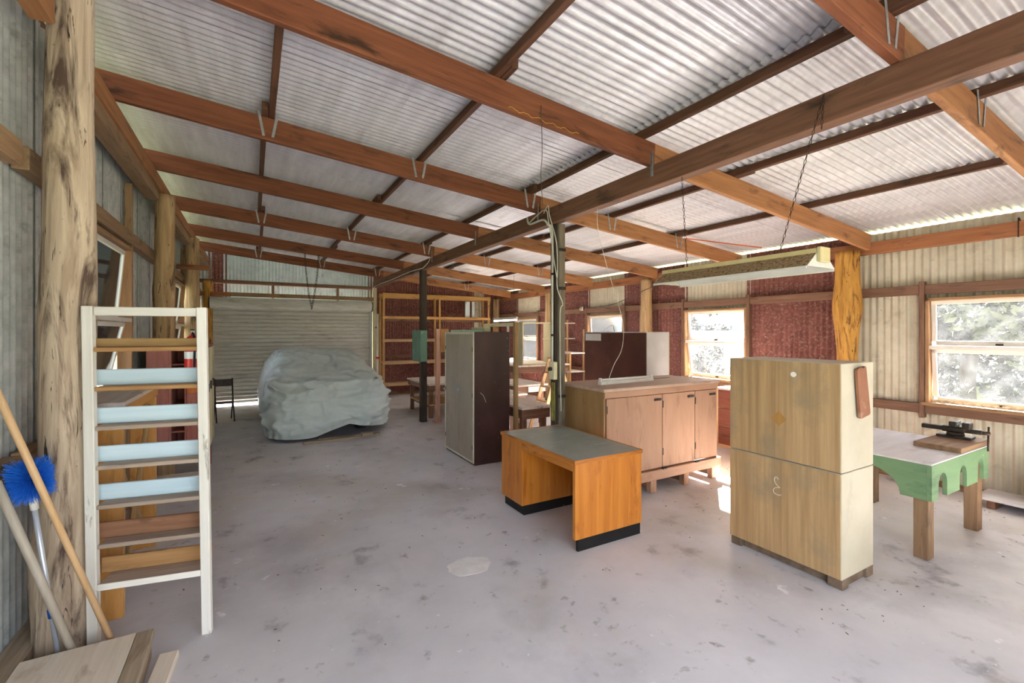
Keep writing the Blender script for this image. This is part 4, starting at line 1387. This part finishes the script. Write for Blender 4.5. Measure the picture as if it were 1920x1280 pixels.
# small dark chair frame near the roller door
t = thing('chair_frame', 'dark folded chair frame standing near the roller door\'s end', 'chair', (-0.50, 10.9, 0), R(10))
t.scale = (0.85, 0.85, 0.85)
for x in (-0.18, 0.18):
    tube('leg', t, [(x, -0.22, 0), (x, 0.05, 0.62), (x, 0.12, 1.0)], 0.016, M['steel_dark'], seg=6)
    tube('leg', t, [(x, 0.26, 0), (x, 0.02, 0.55)], 0.016, M['steel_dark'], seg=6)
box('seat', t, (-0.17, -0.1, 0.42), (0.17, 0.12, 0.45), M['steel_dark'])
box('backrest', t, (-0.17, 0.09, 0.82), (0.17, 0.12, 0.98), M['steel_dark'])

# ------------------------------------------------------------------ brooms and brush at the wall
t = thing('low_box', 'scuffed low wooden box lid in front of the brooms', 'box', (-0.79, 2.70, 0))
for i, (a, b) in enumerate(((-0.225, 0.235), (0.237, 0.315))):
    box('lid_board', t, (a, -0.9, 0.115), (b, 0.50, 0.15), M['platform'] if i == 0 else M['oldgrey'], axis='y')
box('side', t, (-0.215, -0.88, 0), (-0.19, 0.48, 0.1145), M['platform'])
box('side', t, (0.28, -0.88, 0), (0.305, 0.48, 0.1145), M['oldgrey'])
box('end', t, (-0.189, 0.455, 0), (0.279, 0.48, 0.1145), M['platform'])
box('end', t, (-0.189, -0.88, 0), (0.279, -0.855, 0.1145), M['platform'])

o = bar('floor_offcut', None, (-0.40, 3.12, 0.02), (-0.43, 2.72, 0.02), 0.09, 0.04, M['platform'])
tag(o, 'short timber offcut lying on the floor beside the scuffed box', 'offcut')


def pole(t, p0, p1, r, mat, name='handle'):
    return tube(name, t, [p0, p1], r, mat, seg=12)


t = thing('broom', 'tan varnished broom handle leaning on the galvanised wall', 'broom', (-0.65, 3.268, 0))
hd = Vector((-0.35, -0.31, 1.49)) * 1.13
pole(t, (0, 0, 0.03), hd, 0.0155, M['handle_tan'])
box('head', t, (-0.09, -0.022, 0.02), (0.09, 0.022, 0.05), M['handle_tan'])
box('bristles', t, (-0.085, -0.02, 0), (0.085, 0.02, 0.02), M['rubber'])
t = thing('mop_handle', 'thick pale grey broom handle leaning on the galvanised wall', 'broom', (-0.80, 3.262, 0))
hd = Vector((-0.25, -0.205, 1.105)) * 0.99
pole(t, (0, 0, 0.0), hd, 0.019, M['handle_grey'])
lathe('ferrule', t, [(0.021, 0.0), (0.021, 0.05), (0.020, 0.06)], M['strap'], seg=12)

t = thing('cobweb_brush', 'cobweb brush with blue bristle head and aluminium pole', 'brush', (-0.878, 3.266, 0))
top = Vector((-0.078, -0.10, 0.98))
pole(t, (0, 0, 0), top, 0.0115, M['alu'], 'pole')
dirn = top.normalized()
f_ = 0.33
tube('pole_collar', t, [top * f_, top * (f_ + 0.045)], 0.0155, M['blue_plastic'], seg=12)
tube('neck', t, [top * 0.93, top * 1.02], 0.017, M['white_plastic'], seg=12)
rng = random.Random(5)
bv, bf = [], []
hc = top + dirn * 0.085
for i in range(3600):
    u, ph = rng.uniform(-1, 1), rng.uniform(0, 2 * math.pi)
    s_ = math.sqrt(1 - u * u)
    # flattened ball-like head, cut square: bristles all radiate from a short core
    dd = Vector((s_ * math.cos(ph), s_ * math.sin(ph), u))
    core = dirn * rng.uniform(-0.035, 0.035)
    ax = abs(dd.dot(dirn))
    L = min(0.088 / max(0.05, math.sqrt(max(0, 1 - ax * ax))), 0.075 / max(0.05, ax)) * rng.uniform(0.88, 1.03)
    p0 = hc + core + dd * 0.02
    p1 = hc + core + dd * L + Vector((rng.uniform(-1, 1), rng.uniform(-1, 1), rng.uniform(-1, 1))) * 0.006
    sd = dd.orthogonal().normalized()
    sd = Matrix.Rotation(rng.uniform(0, 3.1), 3, dd) @ sd
    w_ = 0.0013
    o = len(bv)
    s2 = dd.cross(sd)
    bv += [p0 + sd * w_, p0 - sd * w_, p0 + s2 * w_, p1 + sd * w_ * 0.6, p1 - sd * w_ * 0.6, p1 + s2 * w_ * 0.6]
    bf += [(o, o + 1, o + 4, o + 3), (o + 1, o + 2, o + 5, o + 4), (o + 2, o, o + 3, o + 5)]
b_ = link('bristles', raw_mesh('bristles', bv, bf, M['blue_bristle']), t)
b_['kind'] = 'stuff'
lathe('brush_core', t, [(0.012, -0.05), (0.022, -0.04), (0.022, 0.05), (0.01, 0.06)], M['blue_plastic'], hc, seg=10)

# ------------------------------------------------------------------ hanging fluorescent fitting
t = thing('hanging_light', 'long rust-speckled fluorescent reflector hanging on chains under the bearer', 'light', (2.99, 1.48, 2.19))
L_ = 1.18
xs = [(-0.155, 0.0), (-0.05, 0.085), (0.05, 0.085), (0.155, 0.0)]


def strip(name, parent, a, b, y0_, y1_, th, mat):
    d = (Vector((b[0], 0, b[1])) - Vector((a[0], 0, a[1])))
    n_ = Vector((d.z, 0, -d.x)).normalized() * th
    pts_ = [a, b, (b[0] + n_.x, b[1] + n_.z), (a[0] + n_.x, a[1] + n_.z)]
    return prism(name, parent, pts_, 'y', y0_, y1_, mat, grain='y')


strip('reflector_side', t, xs[0], xs[1], 0, L_, 0.003, M['rust_speckle'])
strip('reflector_side', t, xs[3], xs[2], 0, L_, -0.003, M['white_metal'])
strip('reflector_lining', t, (xs[0][0] + 0.003, 0.0), (xs[1][0] + 0.003, xs[1][1] - 0.002), 0.002, L_ - 0.002, 0.0015, M['white_metal'])
box('channel', t, (-0.05, -0.01, 0.075), (0.05, L_ + 0.01, 0.115), M['cream_metal'])
box('rim', t, (-0.160, 0, -0.014), (-0.155, L_, 0.001), M['white_metal'])
box('rim', t, (0.155, 0, -0.014), (0.160, L_, 0.001), M['white_metal'])
for y_ in (-0.004, L_):
    prism('end_cap', t, [(-0.155, 0), (-0.05, 0.085), (0.05, 0.085), (0.155, 0)], 'y', y_, y_ + 0.004, M['white_metal'])
box('end_box', t, (-0.055, -0.028, 0.03), (0.055, -0.0045, 0.12), M['cream_metal'])
for x in (-0.035, 0.035):
    tube('fluorescent_tube', t, [(x, 0.03, 0.035), (x, L_ - 0.03, 0.035)], 0.013, M['white_plastic'], seg=10)


def chain(label, pts, group=None, r=0.0022, pitch=0.028, w=0.0062):
    c = Vector(pts[0])
    v, f = chain_mesh(pts, pitch, r, w)
    o = link('chain', raw_mesh('chain', [p - c for p in v], f, M['chain']), None, c)
    return tag(o, label, 'chain', group)


chain('thin chain slanting from bearer to the near end of the hanging light', [(2.925, 1.43, 3.20), (2.975, 1.72, 2.31)], 'light fitting chains')
chain('thin chain hanging straight from bearer to the far end of the hanging light', [(2.98, 2.50, 3.035), (2.98, 2.45, 2.31)], 'light fitting chains')
chain('loose end of thin chain dangling beside the slanted chain', [(2.922, 1.43, 3.19), (2.918, 1.44, 2.99)], 'light fitting chains')
chain('heavy rusty chain loop hanging from the rafters above the covered car',
      [(0.93, 10.27, 3.40), (0.96, 10.27, 3.0), (1.01, 10.27, 2.55), (1.065, 10.27, 2.30), (1.12, 10.27, 2.6), (1.17, 10.27, 3.0), (1.20, 10.27, 3.42)], r=0.007, pitch=0.06, w=0.017)

# batten lights in the far corner
t = thing('light_batten', 'white fluorescent batten hanging before the far window', 'light', (5.45, 9.35, 2.10), R(0))
box('channel', t, (-0.03, 0, 0), (0.03, 1.2, 0.06), M['white_metal'])
tube('fluorescent_tube', t, [(0, 0.03, -0.02), (0, 1.17, -0.02)], 0.014, M['tube_lit'], seg=8)
for y_ in (0.15, 1.05):
    tube('drop_wire', t, [(0, y_, 0.06), (0, y_, zr(5.45) - 2.10 + 0.198)], 0.003, M['wire_dark'], seg=5)

# ------------------------------------------------------------------ conduit, cables and wires
t = thing('conduit', 'grey conduit running down the mossy post to a switch box', 'conduit', (2.985, 4.32, 0))
tube('pipe', t, smooth_path([(0.0, 0, 1.46), (0.0, 0, 2.2), (0.0, 0, 2.92), (-0.05, 0.02, 3.03), (-0.055, 0.12, 3.10), (-0.055, 0.40, 3.11), (-0.055, 0.46, 3.20)]), 0.013, M['conduit'], seg=8)
for z in (1.75, 2.45):
    box('saddle', t, (-0.016, -0.025, z), (0.016, 0.012, z + 0.025), M['steel_dark'])
b_ = box('switch_box', t, (-0.03, -0.075, 1.26), (0.019, 0.03, 1.46), M['cream_paint'])
lathe('socket', b_, [(0.0, 0), (0.022, 0.0), (0.022, 0.03), (0.012, 0.035)], M['steel_dark'], (-0.026, 0, 0.02), seg=12, rot=(0, R(-90), 0))
tag(tube('cable', None, smooth_path([(2.91, 4.70, 3.12), (2.92, 4.38, 3.20), (2.92, 4.3, 3.05), (2.95, 4.22, 2.55), (2.97, 4.20, 2.42), (2.965, 4.21, 2.8), (2.925, 4.29, 3.12), (2.93, 4.32, 3.24), (2.92, 4.40, 3.17)]), 0.006, M['cable'], seg=6),
    'looped white cable at the head of the mossy post', 'cable')
tag(tube('cable', None, smooth_path([(2.985, 4.23, 2.45), (2.995, 4.23, 2.28), (3.07, 4.236, 2.12), (3.035, 4.238, 2.0), (3.04, 4.238, 1.3), (3.05, 4.238, 0.9)]), 0.0055, M['cable'], seg=6),
    'white cable stapled down the mossy post\'s grey face', 'cable')
tag(tube('cable', None, smooth_path([(2.92, 8.75, 3.06), (2.915, 9.6, 3.08), (2.918, 11.0, 3.06), (2.918, 12.6, 3.05), (2.93, 12.93, 2.98), (2.95, 12.93, 2.6), (2.945, 12.94, 1.8), (2.945, 12.94, 1.3)]), 0.010, M['cable'], seg=6),
    'white conduit cable along the bearer towards the roller door', 'cable')
tag(tube('cable', None, smooth_path([(2.93, 8.72, 3.06), (2.93, 8.35, 3.16), (2.925, 8.32, 3.30), (2.925, 8.30, 3.40)]), 0.009, M['cable'], seg=6),
    'short white cable rising from the bearer to the rafter', 'cable')
tag(tube('wire', None, smooth_path([(1.83, 2.79, zr(1.83) + 0.12), (1.835, 2.785, 3.1), (1.82, 2.78, 2.95), (1.84, 2.785, 2.72)]), 0.0025, M['wire_dark'], seg=5),
    'thin wire dangling from the rafter with yellow chalk', 'wire')
tag(tube('wire', None, smooth_path([(3.00, 3.55, 3.03), (3.05, 3.6, 2.85), (3.3, 3.75, 2.5), (3.75, 4.0, 1.95), (3.80, 4.05, 1.62), (3.55, 3.92, 1.42), (3.32, 3.78, 1.22)]), 0.0035, M['cable'], seg=5),
    'pale wire dropping from the bearer onto the salmon cupboard', 'wire')
tag(tube('wire', None, smooth_path([(6.92, 8.75, 2.42), (6.7, 8.0, 2.36), (6.6, 7.2, 2.40), (6.62, 6.4, 2.62), (6.9, 5.9, 2.80)]), 0.007, M['wire_dark'], seg=5),
    'dark cable sagging along the red wall past the pale log', 'wire')
tag(tube('wire', None, smooth_path([(6.90, 8.80, 2.40), (6.86, 8.7, 2.0), (6.6, 8.2, 1.5), (5.6, 6.3, 1.9), (5.0, 5.5, 1.81)]), 0.004, M['wire_dark'], seg=5),
    'dark lead from the wall socket down to the brown wardrobe', 'wire')
t = thing('wall_socket', 'old white socket on the red wall rail', 'socket', (6.94, 8.80, 2.36))
box('plate', t, (-0.012, -0.05, -0.05), (0.012, 0.05, 0.05), M['white_plastic'])
lathe('plug', t, [(0.03, 0), (0.03, 0.03), (0.015, 0.05)], M['cream_metal'], (-0.012, 0, 0), seg=10, rot=(0, R(-90), 0))
tag(bar('orange_rod', None, (5.50, 4.55, 3.165), (6.72, 4.15, 3.075), 0.014, 0.014, mk('orange_rod_paint', '#d0632c', '#b8531f')), 'thin orange rod under the iron roof near the eave', 'rod')
for x_, z0_ in ((6.905, 2.36),):
    tag(tube('hook', None, smooth_path([(6.95, 1.52, 2.96), (6.90, 1.52, 2.98), (6.89, 1.52, 2.90), (6.89, 1.52, 2.78)]), 0.006, M['steel_dark'], seg=6), 'dark iron hook over the orange rail', 'hook')

# fine litter swept about the floor
rg = random.Random(3)
dv_, df_ = [], []
for i in range(260):
    if i < 170:
        x, y_ = rg.uniform(3.0, 6.8), rg.uniform(1.2, 4.2)
    else:
        x, y_ = rg.uniform(-0.6, 3.0), rg.uniform(2.6, 9.0)
    if any(a0 - 0.08 < x < a1 + 0.08 and b0 - 0.08 < y_ < b1 + 0.08 for a0, b0, a1, b1 in
           ((3.1, 3.6, 5.1, 4.5), (2.5, 5.5, 3.2, 6.7), (6.3, 3.4, 7, 4.75), (3.5, 1.6, 4.02, 2.5), (2.2, 2.9, 3.2, 4.5), (-0.6, 2.6, 0.0, 3.4), (4.5, 1.4, 5.9, 2.5))):
        continue
    a, l_, w_ = rg.uniform(0, 6.28), rg.uniform(0.004, 0.013), rg.uniform(0.002, 0.005)
    u, v_ = Vector((math.cos(a), math.sin(a), 0)) * l_, Vector((-math.sin(a), math.cos(a), 0)) * w_
    p, o = Vector((x, y_, 0.0005)), len(dv_)
    h_ = Vector((0, 0, rg.uniform(0.003, 0.007)))
    dv_ += [p - u - v_, p + u - v_, p + u + v_, p - u + v_, p + h_]
    df_ += [(o, o + 1, o + 4), (o + 1, o + 2, o + 4), (o + 2, o + 3, o + 4), (o + 3, o, o + 4)]
tag(link('floor_litter', raw_mesh('floor_litter', dv_, df_, M['dusty_brown'])), 'scattered chips and dry litter on the concrete floor', 'litter', kind='stuff')

# ------------------------------------------------------------------ outdoors: trees and houses


def tree(name, label, x, y_, h, r, mat, seed, n=1900, leaf=0.13, clumps=16, base=0.30, group='trees outside the shed'):
    rg = random.Random(seed)
    z0 = gz(x, y_)
    t = thing(name, label, 'tree', (x, y_, z0), 0, group)
    pts = [(0, 0, -0.1), (0.05 * h * rg.uniform(-1, 1), 0.04 * h * rg.uniform(-1, 1), h * 0.35), (0.06 * h * rg.uniform(-1, 1), 0.06 * h * rg.uniform(-1, 1), h * 0.75)]
    tube('trunk', t, smooth_path(pts), [0.045 * h * (1 - 0.06 * i) for i in range(13)], M['bark'], seg=8)
    cl = []
    for i in range(clumps):
        a = rg.uniform(0, 2 * math.pi)
        q = math.sqrt(rg.random())
        zz = h * (base + (1 - base) * rg.random())
        rr = r * math.sqrt(max(0.08, 1 - ((zz / h - 0.62) / 0.45) ** 2))
        cl.append((Vector((math.cos(a) * q * rr, math.sin(a) * q * rr, zz)), r * rg.uniform(0.28, 0.5)))
    v, f = [], []
    for i in range(n):
        c, cr = cl[rg.randrange(clumps)]
        d = Vector((rg.gauss(0, 1), rg.gauss(0, 1), rg.gauss(0, 0.8))).normalized() * (cr * rg.uniform(0.55, 1.05))
        p = c + d
        n_ = Vector((rg.gauss(0, 1), rg.gauss(0, 1), rg.gauss(0.5, 1))).normalized()
        u = n_.orthogonal().normalized()
        u = Matrix.Rotation(rg.uniform(0, 6.28), 3, n_) @ u
        w = n_.cross(u)
        s1 = leaf * rg.uniform(0.7, 1.4)
        o = len(v)
        v += [p - u * s1, p - w * s1 * 0.45, p + u * s1, p + w * s1 * 0.45]
        f.append((o, o + 1, o + 2, o + 3))
    b = link('foliage', raw_mesh('foliage', v, f, mat), t)
    b['kind'] = 'stuff'
    return t


tree('broadleaf_tree', 'dense dark tree outside the window beside the green table', 19.0, 5.0, 7.6, 2.7, M['leaf_dark'], 1, n=17000, clumps=40, base=0.36, leaf=0.115)
tree('broadleaf_tree', 'pale sunlit tree outside the window beside the green table', 14.2, 2.4, 5.6, 1.6, M['leaf'], 2, n=3000, leaf=0.10)
tree('broadleaf_tree', 'tall tree behind the green house outside', 40.0, 18.5, 11.0, 4.5, M['leaf_dark'], 3, n=4200, leaf=0.2)
tree('broadleaf_tree', 'wide tree behind the green house\'s far end', 42.0, -5.0, 11.0, 5.0, M['leaf'], 4, n=4200, leaf=0.2)
tree('broadleaf_tree', 'round tree beside the grey gabled roof outside', 29.0, 23.0, 7.5, 2.8, M['leaf_dark'], 5, n=4000, leaf=0.17)
tree('broadleaf_tree', 'bushy tree outside the window behind the brown wardrobe', 15.0, 20.5, 5.6, 2.2, M['leaf_dark'], 6, n=3200)
tree('broadleaf_tree', 'dark shrub tree outside the grimy window above the plywood bench', -6.5, 17.5, 5.0, 2.2, M['leaf_dark'], 7, n=3600)
tree('broadleaf_tree', 'dark tree close outside the galvanised wall', -8.0, 24.5, 6.0, 2.6, M['leaf_dark'], 8, n=3600)
tree('broadleaf_tree', 'leafy tree standing farther outside the galvanised wall', -12.5, 31.0, 7.5, 3.4, M['leaf_dark'], 9, n=3600)
tree('broadleaf_tree', 'low scrubby tree in the field beyond the far window', 44.0, 70.0, 5.5, 4.5, M['leaf_dark'], 10, n=1600, leaf=0.35)

tree('broadleaf_tree', 'broad dark tree standing straight behind the green house', 40.0, 8.6, 12.5, 4.0, M['leaf_dark'], 21, n=6000, leaf=0.26)
for k, (sx, sy, sl) in enumerate(((13.4, 8.4, 'clipped dark shrub added to dim the window view, in front of the grey gabled house'), (14.2, 11.2, 'spreading dark shrub outside, beyond the salmon cupboard\'s window'),
                                  (13.2, 4.6, 'low dark shrub below the tree beside the green table\'s window'))):
    tree('shrub', sl, sx, sy, 2.7, 1.0, M['leaf_dark'], 31 + k, n=3500, leaf=0.07, clumps=14, base=0.2, group='shrubs added outside the windows')  # added to cover sunlit ground seen in the lower panes


def house(label, x, y_, lx, ly, wall_h, roof_h, ridge_along, wins):
    z0 = gz(x, y_) - 0.1
    t = thing('house', label, 'house', (x, y_, z0))
    box('walls', t, (0, 0, 0), (lx, ly, wall_h), M['house_wall'], bev=0.01)
    e = 0.45
    if ridge_along == 'y':
        for sgn in (0, 1):
            a = (-e, wall_h - 0.05) if not sgn else (lx + e, wall_h - 0.05)
            b = (lx / 2, wall_h + roof_h)
            prism('roof_slope', t, [a, b, (b[0], b[1] + 0.09), (a[0], a[1] + 0.09)], 'y', -e, ly + e, M['house_roof'])
        prism('gable', t, [(0, wall_h), (lx, wall_h), (lx / 2, wall_h + roof_h - 0.02)], 'y', 0.01, ly - 0.01, M['house_wall'])
        for yy in (-e - 0.03, ly + e):
            for a in (-e, lx + e):
                prism('barge_board', t, [(a, wall_h - 0.12), (lx / 2, wall_h + roof_h - 0.07), (lx / 2, wall_h + roof_h + 0.12), (a, wall_h + 0.07)], 'y', yy, yy + 0.03, M['house_trim'])
    else:
        for sgn in (0, 1):
            a = (-e, wall_h - 0.05) if not sgn else (ly + e, wall_h - 0.05)
            b = (ly / 2, wall_h + roof_h)
            prism('roof_slope', t, [a, b, (b[0], b[1] + 0.09), (a[0], a[1] + 0.09)], 'x', -e, lx + e, M['house_roof'])
        prism('gable', t, [(0, wall_h), (ly, wall_h), (ly / 2, wall_h + roof_h - 0.02)], 'x', 0.01, lx - 0.01, M['house_wall'])
        for xx in (-e - 0.03, lx + e):
            for a in (-e, ly + e):
                prism('barge_board', t, [(a, wall_h - 0.12), (ly / 2, wall_h + roof_h - 0.07), (ly / 2, wall_h + roof_h + 0.12), (a, wall_h + 0.07)], 'x', xx, xx + 0.03, M['house_trim'])
    for ya, yb, za, zb in wins:
        w = box('window', t, (-0.03, ya, za), (0.02, yb, zb), M['house_trim'], bev=0)
        box('pane', w, (-0.035, -(yb - ya) / 2 + 0.06, -(zb - za) / 2 + 0.06), (-0.026, (yb - ya) / 2 - 0.06, (zb - za) / 2 - 0.06), M['house_glass'], bev=0)
    return t


house('pale green weatherboard house seen through the window beside the green table', 25.0, 4.5, 6.0, 8.0, 2.4, 1.1, 'y',
      [(0.6, 1.5, 0.4, 1.9), (2.4, 3.2, 0.1, 2.0), (4.6, 6.2, 0.8, 1.9)])
house('grey gabled house seen through the window above the salmon cupboard', 19.5, 14.0, 5.0, 6.0, 2.4, 1.9, 'y', [(2.2, 3.6, 0.9, 1.9)])
